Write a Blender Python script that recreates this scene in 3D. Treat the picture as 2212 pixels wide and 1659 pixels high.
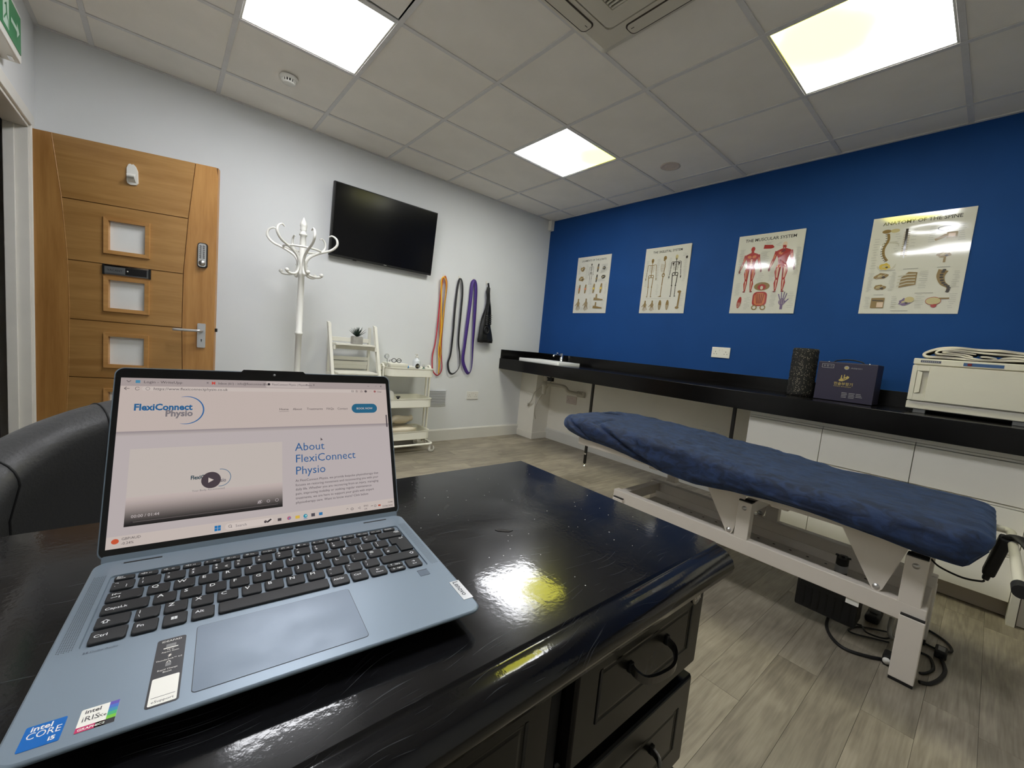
import bpy, bmesh, math, random
from mathutils import Vector, Matrix, noise
R = math.radians
random.seed(7)
SC = bpy.context.scene
COL = SC.collection
for _o in list(bpy.data.objects):
    bpy.data.objects.remove(_o, do_unlink=True)

# ------------------------------------------------------------------ camera
cam_d = bpy.data.cameras.new('camera')
cam_d.sensor_width = 36.0
cam_d.lens = 886.78 / 2212 * 36.0
cam_d.clip_start = 0.01
cam = bpy.data.objects.new('camera', cam_d)
COL.objects.link(cam)
_r = Vector((0.76251631, -0.6400928, 0.09407491))
_u = Vector((-0.01130388, 0.13220535, 0.99115789))
_f = Vector((0.64687024, 0.75683747, -0.09357321))
cam.matrix_world = Matrix(((_r.x, _u.x, -_f.x, -3.4981628), (_r.y, _u.y, -_f.y, -3.65011016),
                           (_r.z, _u.z, -_f.z, 1.05632213), (0, 0, 0, 1)))
SC.camera = cam

# ------------------------------------------------------------------ world + exposure
wd = bpy.data.worlds.new('world'); SC.world = wd
wd.use_nodes = True
wd.node_tree.nodes['Background'].inputs[0].default_value = (0.75, 0.8, 0.9, 1)
wd.node_tree.nodes['Background'].inputs[1].default_value = 0.02
SC.view_settings.view_transform = 'Standard'
SC.view_settings.look = 'None'
SC.view_settings.exposure = 0.0
SC.view_settings.gamma = 1.0
SC.view_settings.use_curve_mapping = False
LAMP = 27.0          # radiance of the ceiling light panels
SC.cycles.use_denoising = True
SC.cycles.max_bounces = 8
SC.cycles.diffuse_bounces = 5
SC.cycles.sample_clamp_indirect = 6.0

# ------------------------------------------------------------------ helpers
def lin(c):
    return tuple((x / 12.92 if x <= .04045 else ((x + .055) / 1.055) ** 2.4) for x in c)
def srgb(r, g, b):
    return lin((r / 255, g / 255, b / 255))

MATS = {}
def mat(name, col, rough=.5, metal=0., coat=0., spec=.5, bump=0., bscale=60., var=0., vscale=3.,
        stretch=(1, 1, 1), sheen=0., trans=0., ior=1.45, alpha=1., rvar=0., rscale=8., colr=None, objvar=0., bdist=.002, detail=4):
    if name in MATS: return MATS[name]
    m = bpy.data.materials.new(name); m.use_nodes = True
    nt = m.node_tree; N = nt.nodes; L = nt.links
    b = N['Principled BSDF']
    b.inputs['Base Color'].default_value = (*col, 1)
    b.inputs['Roughness'].default_value = rough
    b.inputs['Metallic'].default_value = metal
    b.inputs['Coat Weight'].default_value = coat
    b.inputs['Coat Roughness'].default_value = .08
    b.inputs['Specular IOR Level'].default_value = spec
    b.inputs['Sheen Weight'].default_value = sheen
    b.inputs['Transmission Weight'].default_value = trans
    b.inputs['IOR'].default_value = ior
    b.inputs['Alpha'].default_value = alpha
    tc = N.new('ShaderNodeTexCoord')
    def noi(scale, det=detail, st=stretch):
        mp = N.new('ShaderNodeMapping'); mp.inputs['Scale'].default_value = st
        L.new(tc.outputs['Object'], mp.inputs['Vector'])
        n = N.new('ShaderNodeTexNoise'); n.inputs['Scale'].default_value = scale; n.inputs['Detail'].default_value = det
        L.new(mp.outputs[0], n.inputs['Vector']); return n
    src = None
    if var > 0:
        n = noi(vscale)
        mx = N.new('ShaderNodeMix'); mx.data_type = 'RGBA'
        c2 = colr if colr else tuple(x * (1 - var) for x in col)
        mx.inputs[6].default_value = (*col, 1); mx.inputs[7].default_value = (*c2, 1)
        rp = N.new('ShaderNodeMapRange'); rp.inputs[1].default_value = .35; rp.inputs[2].default_value = .65
        L.new(n.outputs['Fac'], rp.inputs[0]); L.new(rp.outputs[0], mx.inputs[0])
        src = mx.outputs[2]
    if objvar > 0:
        oi = N.new('ShaderNodeObjectInfo')
        hs = N.new('ShaderNodeHueSaturation')
        mr = N.new('ShaderNodeMapRange'); mr.inputs[3].default_value = 1 - objvar; mr.inputs[4].default_value = 1 + objvar
        L.new(oi.outputs['Random'], mr.inputs[0]); L.new(mr.outputs[0], hs.inputs['Value'])
        if src: L.new(src, hs.inputs['Color'])
        else: hs.inputs['Color'].default_value = (*col, 1)
        src = hs.outputs[0]
    if src: L.new(src, b.inputs['Base Color'])
    if rvar > 0:
        n = noi(rscale)
        rp = N.new('ShaderNodeMapRange'); rp.inputs[1].default_value = .35; rp.inputs[2].default_value = .7
        rp.inputs[3].default_value = rough; rp.inputs[4].default_value = rough + rvar
        L.new(n.outputs['Fac'], rp.inputs[0]); L.new(rp.outputs[0], b.inputs['Roughness'])
    if bump > 0:
        n = noi(bscale)
        bp = N.new('ShaderNodeBump'); bp.inputs['Strength'].default_value = bump; bp.inputs['Distance'].default_value = bdist
        L.new(n.outputs['Fac'], bp.inputs['Height']); L.new(bp.outputs[0], b.inputs['Normal'])
    MATS[name] = m
    return m

def emat(name, col, strength=1.):
    if name in MATS: return MATS[name]
    m = bpy.data.materials.new(name); m.use_nodes = True
    nt = m.node_tree
    b = nt.nodes['Principled BSDF']
    b.inputs['Base Color'].default_value = (0, 0, 0, 1)
    b.inputs['Specular IOR Level'].default_value = .25
    b.inputs['Roughness'].default_value = .25
    b.inputs['Emission Color'].default_value = (*col, 1)
    b.inputs['Emission Strength'].default_value = strength
    MATS[name] = m
    return m

def xf(ax, origin, bx=None, by=None, bz=None):
    """matrix from origin and basis vectors"""
    bx = Vector(bx or (1, 0, 0)); by = Vector(by or (0, 1, 0)); bz = Vector(bz) if bz else bx.cross(by)
    return Matrix(((bx.x, by.x, bz.x, origin[0]), (bx.y, by.y, bz.y, origin[1]), (bx.z, by.z, bz.z, origin[2]), (0, 0, 0, 1)))

class MB:
    def __init__(s, M=None):
        s.bm = bmesh.new(); s.M = M; s.smooth = False; s.mats = []; s.mi = 0
    def use(s, m):
        if m not in s.mats: s.mats.append(m)
        s.mi = s.mats.index(m); return s
    def _fin(s, faces, smooth):
        for f in faces:
            f.smooth = smooth; f.material_index = s.mi
    def box(s, a, b, bev=0., seg=2, M=None):
        a = Vector(a); b = Vector(b); c = (a + b) / 2; d = b - a
        mm = Matrix.Translation(c) @ Matrix.Diagonal((abs(d.x), abs(d.y), abs(d.z), 1))
        if M is not None: mm = M @ mm
        r = bmesh.ops.create_cube(s.bm, size=1, matrix=mm)
        vs = r['verts']; fs = list({f for v in vs for f in v.link_faces})
        if bev > 0:
            es = list({e for v in vs for e in v.link_edges})
            rr = bmesh.ops.bevel(s.bm, geom=es, offset=bev, segments=seg, affect='EDGES', profile=.5)
            fs = list({f for v in rr['verts'] for f in v.link_faces} | {f for f in fs if f.is_valid})
        s._fin(fs, False); return s
    def vf(s, vs, fs, smooth=True):
        bv = [s.bm.verts.new(v) for v in vs]
        out = []
        for f in fs:
            try: out.append(s.bm.faces.new([bv[i] for i in f]))
            except ValueError: pass
        s._fin(out, smooth); return s
    def grid(s, P, cu=False, cv=False, smooth=True):
        nu = len(P); nv = len(P[0]); vs = [p for row in P for p in row]; fs = []
        for i in range(nu if cu else nu - 1):
            for j in range(nv if cv else nv - 1):
                a = i * nv + j; b = ((i + 1) % nu) * nv + j
                c = ((i + 1) % nu) * nv + (j + 1) % nv; d = i * nv + (j + 1) % nv
                fs.append((a, b, c, d))
        return s.vf(vs, fs, smooth)
    def tube(s, pts, r, n=10, closed=False, caps=True, flat=None, smooth=True, up=None):
        """swept tube; r number or list; flat=(w,h) elliptical/ribbon factors"""
        pts = [Vector(p) for p in pts]; m = len(pts); rings = []
        prev = None
        for i in range(m):
            if closed: t = pts[(i + 1) % m] - pts[i - 1]
            else: t = pts[min(i + 1, m - 1)] - pts[max(i - 1, 0)]
            t.normalize()
            if up is not None: a = Vector(up)
            elif prev is None: a = Vector((0, 0, 1)) if abs(t.z) < .9 else Vector((1, 0, 0))
            else: a = prev
            x = t.cross(a)
            if x.length < 1e-6: x = t.cross(Vector((1, .1, 0)))
            x.normalize(); y = x.cross(t).normalized(); prev = y
            rr = r[i] if isinstance(r, (list, tuple)) else r
            fw, fh = flat if flat else (1, 1)
            rings.append([pts[i] + x * rr * fw * math.cos(2 * math.pi * k / n) + y * rr * fh * math.sin(2 * math.pi * k / n) for k in range(n)])
        s.grid(rings, cu=closed, cv=True, smooth=smooth)
        if caps and not closed:
            s.vf(rings[0], [tuple(range(n))], False); s.vf(rings[-1], [tuple(reversed(range(n)))], False)
        return s
    def cyl(s, p0, p1, r0, r1=None, n=20, smooth=True):
        return s.tube([p0, p1], [r0, r0 if r1 is None else r1], n=n, smooth=smooth)
    def lathe(s, prof, c=(0, 0, 0), n=24, axis='z', smooth=True):
        rings = []
        for r, h in prof:
            row = []
            for k in range(n):
                a = 2 * math.pi * k / n; x, y = r * math.cos(a), r * math.sin(a)
                p = {'z': (x, y, h), 'x': (h, x, y), 'y': (x, h, y)}[axis]
                row.append(Vector(p) + Vector(c))
            rings.append(row)
        s.grid(rings, cv=True, smooth=smooth)
        s.vf(rings[0], [tuple(range(n))], False); s.vf(rings[-1], [tuple(range(n))], False)
        return s
    def ell(s, c, r, n=16, m=10):
        return s.grid([[Vector(c) + Vector((r[0] * math.sin(math.pi * i / m) * math.cos(2 * math.pi * k / n),
                       r[1] * math.sin(math.pi * i / m) * math.sin(2 * math.pi * k / n), r[2] * math.cos(math.pi * i / m))) for k in range(n)] for i in range(m + 1)], cv=True)
    def prism(s, poly, h, M=None, smooth=False):
        """poly in xy extruded along z by h, through matrix M"""
        n = len(poly); M = M or Matrix.Identity(4)
        a = [M @ Vector((x, y, 0)) for x, y in poly]; b = [M @ Vector((x, y, h)) for x, y in poly]
        s.vf(a + b, [tuple(reversed(range(n))), tuple(range(n, 2 * n))], False)
        s.vf(a + b, [(i, (i + 1) % n, (i + 1) % n + n, i + n) for i in range(n)], smooth)
        return s
    def text(s, body, size, M, align='LEFT', bold=0., ext=0., shear=0., sx=1.):
        me = text_mesh(body, size, align, bold, ext, shear)
        if sx != 1.: M = M @ Matrix.Diagonal((sx, 1, 1, 1))
        n0 = len(s.bm.faces); s.bm.verts.ensure_lookup_table(); v0 = len(s.bm.verts)
        s.bm.from_mesh(me); s.bm.verts.ensure_lookup_table(); s.bm.faces.ensure_lookup_table()
        for v in s.bm.verts[v0:]: v.co = M @ v.co
        for f in s.bm.faces[n0:]: f.material_index = s.mi; f.smooth = False
        return s
    def build(s, name, m=None, parent=None, shift=None, recalc=True, smoothmod=None):
        if recalc: bmesh.ops.recalc_face_normals(s.bm, faces=s.bm.faces[:])
        if s.M is not None: s.bm.transform(s.M)
        if parent is not None and parent.get('_w'):
            s.bm.transform(Matrix.Translation(-Vector(parent['_w'])))
        me = bpy.data.meshes.new(name); s.bm.to_mesh(me); s.bm.free()
        for x in (s.mats or [m]): me.materials.append(x)
        o = bpy.data.objects.new(name, me); COL.objects.link(o)
        if parent is not None:
            o.parent = parent
            if parent.get('_w'): o['_w'] = parent['_w']
        return o

_TM = {}
def text_mesh(body, size, align='LEFT', bold=0., ext=0., shear=0.):
    k = (body, size, align, bold, ext, shear)
    if k in _TM: return _TM[k]
    c = bpy.data.curves.new('t', 'FONT'); c.body = body; c.size = size; c.align_x = align
    c.offset = bold * size; c.extrude = ext; c.shear = shear; c.resolution_u = 2
    o = bpy.data.objects.new('t', c); COL.objects.link(o)
    me = bpy.data.meshes.new_from_object(o)
    bpy.data.objects.remove(o); bpy.data.curves.remove(c)
    _TM[k] = me
    return me

def tag(o, label=None, cat=None, group=None, kind=None):
    if label: o['label'] = label
    if cat: o['category'] = cat
    if group: o['group'] = group
    if kind: o['kind'] = kind
    return o
def thing(name, label, cat, loc, rot=0., group=None, world=True, kind=None):
    o = bpy.data.objects.new(name, None); COL.objects.link(o)
    o.empty_display_size = .05
    o.location = loc; o.rotation_euler = (0, 0, rot)
    if world: o['_w'] = tuple(loc)
    return tag(o, label, cat, group, kind)
def copy_tree(o, parent=None):
    c = o.copy(); COL.objects.link(c)
    if parent: c.parent = parent
    for ch in list(o.children): copy_tree(ch, c)
    return c
def rrect(x0, y0, x1, y1, r, n=6):
    out = []
    for cx, cy, a0 in ((x1 - r, y1 - r, 0), (x0 + r, y1 - r, 90), (x0 + r, y0 + r, 180), (x1 - r, y0 + r, 270)):
        for k in range(n + 1):
            a = R(a0 + 90 * k / n); out.append((cx + r * math.cos(a), cy + r * math.sin(a)))
    return out
def smooth_path(pts, n=8, closed=False):
    P = [Vector(p) for p in pts]; m = len(P); out = []
    for i in range(m if closed else m - 1):
        p0 = P[(i - 1) % m] if (closed or i > 0) else P[0]
        p1 = P[i]; p2 = P[(i + 1) % m]
        p3 = P[(i + 2) % m] if (closed or i < m - 2) else P[-1]
        for k in range(n):
            t = k / n
            out.append(.5 * ((2 * p1) + (-p0 + p2) * t + (2 * p0 - 5 * p1 + 4 * p2 - p3) * t * t + (-p0 + 3 * p1 - 3 * p2 + p3) * t ** 3))
    if not closed: out.append(P[-1])
    return out
def interp(tab, x):
    if x <= tab[0][0]: return tab[0][1]
    for (a, b), (c, d) in zip(tab, tab[1:]):
        if x <= c: return b + (d - b) * (x - a) / (c - a)
    return tab[-1][1]

class Art:
    """flat print on a surface: f(u,v,h) -> 3D point; layers step outwards"""
    def __init__(s, f, step=.00012):
        s.f = f; s.mb = MB(); s.h = step; s.step = step
    def layer(s): s.h += s.step
    def poly(s, pts, m):
        s.mb.use(m); s.mb.vf([s.f(u, v, s.h) for u, v in pts], [tuple(range(len(pts)))], False)
    def rect(s, x0, y0, x1, y1, m, r=0.):
        s.poly(rrect(x0, y0, x1, y1, r) if r > 0 else [(x0, y0), (x1, y0), (x1, y1), (x0, y1)], m)
    def ell(s, cx, cy, rx, ry, m, n=16, rot=0.):
        c, d = math.cos(rot), math.sin(rot)
        s.poly([(cx + rx * math.cos(2 * math.pi * k / n) * c - ry * math.sin(2 * math.pi * k / n) * d,
                 cy + rx * math.cos(2 * math.pi * k / n) * d + ry * math.sin(2 * math.pi * k / n) * c) for k in range(n)], m)
    def stroke(s, pts, w, m):
        ws = w if isinstance(w, (list, tuple)) else [w] * len(pts)
        P = [Vector(p) for p in pts]; L = []; Rr = []
        for i in range(len(P)):
            t = P[min(i + 1, len(P) - 1)] - P[max(i - 1, 0)]
            if t.length < 1e-9: t = Vector((1, 0))
            t.normalize(); nrm = Vector((-t.y, t.x)) * ws[i] / 2
            L.append(P[i] + nrm); Rr.append(P[i] - nrm)
        s.mb.use(m)
        vs = [s.f(p.x, p.y, s.h) for p in L + Rr]; n = len(L)
        s.mb.vf(vs, [(i, i + 1, n + i + 1, n + i) for i in range(n - 1)], False)
    def ring(s, cx, cy, rx, ry, w, m, a0=0, a1=360, n=20, rot=0.):
        c, d = math.cos(rot), math.sin(rot); pts = []
        for k in range(n + 1):
            a = R(a0 + (a1 - a0) * k / n); x, y = rx * math.cos(a), ry * math.sin(a)
            pts.append((cx + x * c - y * d, cy + x * d + y * c))
        s.stroke(pts, w, m)
    def text(s, body, size, u, v, m, align='LEFT', bold=0., shear=0., sx=1.):
        me = text_mesh(body, size, align, bold, 0., shear)
        s.mb.use(m)
        s.mb.vf([s.f(u + q.co.x * sx, v + q.co.y, s.h) for q in me.vertices], [tuple(p.vertices) for p in me.polygons], False)
    def build(s, name, parent): return s.mb.build(name, None, parent, recalc=False)
# ================================================================== materials
M_white_wall = mat('white_wall_paint', srgb(222, 224, 224), .75, bump=.15, bscale=220, var=.03, vscale=2)
M_blue_wall = mat('blue_wall_paint', srgb(20, 68, 132), .7, spec=.25, bump=.15, bscale=220, var=.1, vscale=2)
M_cream_wall = mat('cream_wall_paint', srgb(236, 232, 220), .75, bump=.15, bscale=200, var=.04)
M_skirt = mat('skirting_gloss', srgb(214, 212, 204), .35, var=.04)
M_tile = mat('ceiling_tile_board', srgb(240, 235, 226), .9, bump=.35, bscale=350, var=.05, vscale=4, objvar=.02)
M_bar = mat('ceiling_grid_metal', srgb(216, 214, 212), .55, var=.05, vscale=30)
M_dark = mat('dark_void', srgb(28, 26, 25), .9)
M_plastic = mat('white_plastic', srgb(226, 224, 216), .35, var=.02)
M_chrome = mat('chrome', (.8, .8, .8), .12, 1.)
M_steel = mat('brushed_steel', (.62, .61, .6), .3, 1., rvar=.15, rscale=80, stretch=(1, 20, 1))
M_black = mat('black_plastic', srgb(22, 22, 23), .45)
M_grey = mat('grey_plastic', srgb(120, 120, 120), .5)
M_wcream = mat('white_paint_furniture', srgb(228, 226, 214), .45, var=.03)
M_couch_metal = mat('powder_coated_cream_steel', srgb(214, 206, 194), .45, bump=.1, bscale=400, var=.04, vscale=6)
M_black_rub = mat('black_rubber', srgb(18, 17, 17), .6)

def wood(name, c1, c2, axis, scale=1., rough=.4, spec=.5):
    m = bpy.data.materials.new(name); m.use_nodes = True
    nt = m.node_tree; N = nt.nodes; L = nt.links; b = N['Principled BSDF']
    b.inputs['Roughness'].default_value = rough
    tc = N.new('ShaderNodeTexCoord'); mp = N.new('ShaderNodeMapping')
    st = [14., 14., 14.]; st['xyz'.index(axis)] = 1.1
    mp.inputs['Scale'].default_value = [x * scale for x in st]
    L.new(tc.outputs['Object'], mp.inputs[0])
    n = N.new('ShaderNodeTexNoise'); n.inputs['Scale'].default_value = 1.6; n.inputs['Detail'].default_value = 8; n.inputs['Distortion'].default_value = .6
    n2 = N.new('ShaderNodeTexNoise'); n2.inputs['Scale'].default_value = 9; n2.inputs['Detail'].default_value = 3
    L.new(mp.outputs[0], n.inputs['Vector']); L.new(mp.outputs[0], n2.inputs['Vector'])
    cr = N.new('ShaderNodeValToRGB'); cr.color_ramp.elements[0].position = .33; cr.color_ramp.elements[1].position = .68
    cr.color_ramp.elements[0].color = (*c2, 1); cr.color_ramp.elements[1].color = (*c1, 1)
    ad = N.new('ShaderNodeMath'); ad.operation = 'MULTIPLY_ADD'; ad.inputs[1].default_value = .25
    L.new(n2.outputs['Fac'], ad.inputs[0]); sb = N.new('ShaderNodeMath'); sb.operation = 'MULTIPLY'; sb.inputs[1].default_value = .78
    L.new(n.outputs['Fac'], sb.inputs[0]); L.new(sb.outputs[0], ad.inputs[2])
    L.new(ad.outputs[0], cr.inputs[0]); L.new(cr.outputs[0], b.inputs['Base Color'])
    bp = N.new('ShaderNodeBump'); bp.inputs['Strength'].default_value = .12; bp.inputs['Distance'].default_value = .001
    L.new(n2.outputs['Fac'], bp.inputs['Height']); L.new(bp.outputs[0], b.inputs['Normal'])
    return m
OAK1 = srgb(180, 138, 82); OAK2 = srgb(156, 114, 62)
M_oak_h = wood('oak_veneer_horizontal', OAK1, OAK2, 'x')
M_oak_v = wood('oak_veneer_vertical', srgb(188, 140, 80), srgb(160, 112, 58), 'z')
M_oak_trim = wood('oak_bead', srgb(196, 150, 92), srgb(170, 122, 68), 'x', rough=.35)

def floor_mat():
    m = bpy.data.materials.new('grey_oak_vinyl'); m.use_nodes = True
    nt = m.node_tree; N = nt.nodes; L = nt.links; b = N['Principled BSDF']
    b.inputs['Roughness'].default_value = .42
    tc = N.new('ShaderNodeTexCoord'); oi = N.new('ShaderNodeObjectInfo')
    off = N.new('ShaderNodeVectorMath'); off.operation = 'SCALE'
    cmb = N.new('ShaderNodeCombineXYZ')
    for k in range(3): L.new(oi.outputs['Random'], cmb.inputs[k])
    L.new(cmb.outputs[0], off.inputs[0]); off.inputs['Scale'].default_value = 37.
    add = N.new('ShaderNodeVectorMath'); L.new(tc.outputs['Object'], add.inputs[0]); L.new(off.outputs[0], add.inputs[1])
    mp = N.new('ShaderNodeMapping'); mp.inputs['Scale'].default_value = (1.0, 8, 1); L.new(add.outputs[0], mp.inputs[0])
    n = N.new('ShaderNodeTexNoise'); n.inputs['Scale'].default_value = 1.5; n.inputs['Detail'].default_value = 3; n.inputs['Distortion'].default_value = .5
    L.new(mp.outputs[0], n.inputs['Vector'])
    # cathedral rings from noise contour
    ml = N.new('ShaderNodeMath'); ml.operation = 'MULTIPLY'; ml.inputs[1].default_value = 34
    L.new(n.outputs['Fac'], ml.inputs[0]); sn = N.new('ShaderNodeMath'); sn.operation = 'SINE'; L.new(ml.outputs[0], sn.inputs[0])
    mp2 = N.new('ShaderNodeMapping'); mp2.inputs['Scale'].default_value = (5, 90, 1); L.new(add.outputs[0], mp2.inputs[0])
    n2 = N.new('ShaderNodeTexNoise'); n2.inputs['Scale'].default_value = 2.; n2.inputs['Detail'].default_value = 5
    L.new(mp2.outputs[0], n2.inputs['Vector'])
    n3 = N.new('ShaderNodeTexNoise'); n3.inputs['Scale'].default_value = 5.; n3.inputs['Detail'].default_value = 3; L.new(add.outputs[0], n3.inputs['Vector'])
    r1 = N.new('ShaderNodeMapRange'); r1.inputs[1].default_value = -1; r1.inputs[2].default_value = 1; r1.inputs[3].default_value = 0; r1.inputs[4].default_value = .15
    L.new(sn.outputs[0], r1.inputs[0])
    a1 = N.new('ShaderNodeMath'); a1.operation = 'MULTIPLY_ADD'; a1.inputs[1].default_value = .40; L.new(n2.outputs['Fac'], a1.inputs[0]); L.new(r1.outputs[0], a1.inputs[2])
    a2 = N.new('ShaderNodeMath'); a2.operation = 'MULTIPLY_ADD'; a2.inputs[1].default_value = .55; L.new(n3.outputs['Fac'], a2.inputs[0]); L.new(a1.outputs[0], a2.inputs[2])
    cr = N.new('ShaderNodeValToRGB'); e = cr.color_ramp.elements
    e[0].position = .30; e[0].color = (*srgb(112, 104, 90), 1); e[1].position = .78; e[1].color = (*srgb(164, 155, 137), 1)
    L.new(a2.outputs[0], cr.inputs[0])
    hs = N.new('ShaderNodeHueSaturation'); mr = N.new('ShaderNodeMapRange'); mr.inputs[3].default_value = .78; mr.inputs[4].default_value = 1.2
    L.new(oi.outputs['Random'], mr.inputs[0]); L.new(mr.outputs[0], hs.inputs['Value']); L.new(cr.outputs[0], hs.inputs['Color'])
    L.new(hs.outputs[0], b.inputs['Base Color'])
    bp = N.new('ShaderNodeBump'); bp.inputs['Strength'].default_value = .25; bp.inputs['Distance'].default_value = .0006
    L.new(a1.outputs[0], bp.inputs['Height']); L.new(bp.outputs[0], b.inputs['Normal'])
    return m
M_floor = floor_mat()
M_joint = mat('floor_joint', srgb(92, 84, 74), .6)

# ================================================================== room shell
H = 2.555; XL = -4.065; YF = -5.2
def struct(name, mb, m, parent=None):
    o = mb.build(name, m, parent)
    if parent is None: o['kind'] = 'structure'
    return o
fl = struct('floor', MB().box((XL - 1.6, YF - .1, -.06), (.1, .1, -.0022)), M_joint)
# vinyl planks, 125 mm wide, running along x; row edges measured at y = -3.257 + k*0.1247
PW = .1247
pins = {0: -2.087, -1: -1.73, 3: -1.53 }
k0 = int((0 + 3.257) / PW) + 1
pl_mesh = None; PL = .915
for k in range(-16, 27):
    y1 = -3.257 + PW * (k + 1); y0 = y1 - PW
    y0c = max(y0, YF); y1c = min(y1, 0)
    if y1c - y0c < .02: continue
    if k == 0: off = -2.087
    elif k == -1: off = -1.73
    elif k == -4: off = -1.53
    elif k == 20: off = -1.03
    elif k == 21: off = -1.862
    else: off = ((k * .377 + .2) % 1) * PL + random.uniform(-.05, .05)
    x = off - math.ceil((off - XL) / PL) * PL
    while x < 0:
        a = max(x, XL) ; b = min(x + PL, 0)
        if b - a > .02:
            if pl_mesh is None:
                pb = MB(); g = .0009
                pb.vf([(0 + g, g, -.0022), (1 - g, g, -.0022), (1 - g, 1 - g * 6, -.0022), (g, 1 - g * 6, -.0022),
                       (g, g * 6, 0), (1 - g, g * 6, 0), (1 - g, 1 - g * 6, 0), (g, 1 - g * 6, 0)],
                      [(4, 5, 6, 7), (0, 1, 5, 4), (1, 2, 6, 5), (2, 3, 7, 6), (3, 0, 4, 7)], False)
                # unique sized meshes are made below; this one is only the full plank template
                pb.bm.free(); pl_mesh = {}
            key = (round(b - a, 3), round(y1c - y0c, 3))
            if key not in pl_mesh:
                w, d = key; g = .0007; me = bpy.data.meshes.new('plank')
                me.from_pydata([(g, g, 0), (w - g, g, 0), (w - g, d - g, 0), (g, d - g, 0), (0, 0, -.0022), (w, 0, -.0022), (w, d, -.0022), (0, d, -.0022)], [],
                               [(0, 1, 2, 3), (4, 5, 1, 0), (5, 6, 2, 1), (6, 7, 3, 2), (7, 4, 0, 3)])
                me.materials.append(M_floor); pl_mesh[key] = me
            o = bpy.data.objects.new('plank', pl_mesh[key]); o.location = (a, y0c, 0); o.parent = fl; COL.objects.link(o)
        x += PL
# corridor floor beyond the door
# walls ------------------------------------------------------------
struct('wall_back', MB().box((XL - .15, 0, 0), (.12, .12, H + .25)), M_white_wall)
wb = MB().use(M_blue_wall); wb.box((0, YF, .86), (.12, 0, H + .25)); wb.use(M_cream_wall); wb.box((0, YF, 0), (.12, 0, .86))
struct('wall_right', wb, None)
struct('wall_front', MB().box((XL - .15, YF - .12, 0), (.12, YF, H + .25)), M_white_wall)
DY0, DY1, DZ = -1.04, -.15, 1.99
wl = MB()
wl.box((XL - .083, DY1, 0), (XL, 0, H + .25)); wl.box((XL - .083, YF, 0), (XL, DY0, H + .25)); wl.box((XL - .083, DY0, DZ), (XL, DY1, H + .25))
struct('wall_left', wl, M_white_wall)
# door lining and architrave
fr = thing('door_frame', 'white painted door frame around the opening in the left wall', 'door frame', (XL, DY1, 0), kind='structure')
fr.name = 'trim_1'
M_fr = mat('door_frame_paint', srgb(222, 220, 212), .4, var=.05, vscale=8)
MB().box((XL - .085, DY1 - .028, 0), (XL + .003, DY1, DZ), .002).build('hinge_jamb', M_fr, fr)
MB().box((XL - .085, DY0, 0), (XL + .003, DY0 + .028, DZ), .002).build('latch_jamb', M_fr, fr)
MB().box((XL - .085, DY0 + .028, DZ - .028), (XL + .003, DY1 - .028, DZ), .002).build('frame_head', M_fr, fr)
MB().box((XL - .085, DY1 - .040, 0), (XL - .045, DY1 - .028, DZ - .028), .002).build('door_stop', M_fr, fr)
arch = MB()
arch.box((XL, DY1 - .012, 0), (XL + .014, DY1 + .045, DZ + .05), .004); arch.box((XL, DY0 - .045, 0), (XL + .014, DY0 + .012, DZ + .05), .004)
arch.box((XL, DY0 + .012, DZ - .012), (XL + .014, DY1 - .012, DZ + .05), .004)
arch.build('architrave', M_fr, fr)
# corridor seen through the open door
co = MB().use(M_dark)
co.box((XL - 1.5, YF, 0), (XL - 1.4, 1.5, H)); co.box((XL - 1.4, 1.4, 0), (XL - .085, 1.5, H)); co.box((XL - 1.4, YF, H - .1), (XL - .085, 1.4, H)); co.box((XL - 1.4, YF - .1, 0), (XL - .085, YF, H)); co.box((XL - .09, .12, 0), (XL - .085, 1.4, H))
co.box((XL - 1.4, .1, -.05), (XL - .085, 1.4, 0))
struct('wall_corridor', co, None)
# skirting boards ---------------------------------------------------
def skirt(name, p0, p1, nrm, h=.125, t=.016):
    p0 = Vector(p0); p1 = Vector(p1); n = Vector(nrm); prof = [(0, 0), (t, 0), (t, h - .014), (t * .55, h - .004), (.002, h), (0, h)]
    rings = [[p + n * a + Vector((0, 0, b)) for a, b in prof] for p in (p0, p1)]
    mb = MB(); mb.grid(rings, cv=True, smooth=False); mb.vf(rings[0], [tuple(range(6))], False); mb.vf(rings[1], [tuple(range(6))], False)
    return struct(name, mb, M_skirt)
skirt('baseboard_back', (XL, -.001, 0), (-.241, -.001, 0), (0, -1, 0))
skirt('baseboard_right', (-.001, -.27, 0), (-.001, YF, 0), (-1, 0, 0))
skirt('baseboard_left', (XL + .001, DY0 - .05, 0), (XL + .001, YF, 0), (1, 0, 0))
skirt('baseboard_front', (XL, YF + .001, 0), (0, YF + .001, 0), (0, 1, 0))
# boxed-in pipe chase in the corner under the worktop
bx = MB().box((-.24, -.27, 0), (0, 0, .80), .002)
bx.box((-.252, -.282, 0), (0, -.001, .075), .003)
struct('trim_2', bx, M_cream_wall)
# small white trunking end in the ceiling corner
struct('trim_3', MB().box((-.05, -.055, 2.44), (-.001, -.001, H - .001), .004), M_plastic)

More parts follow.
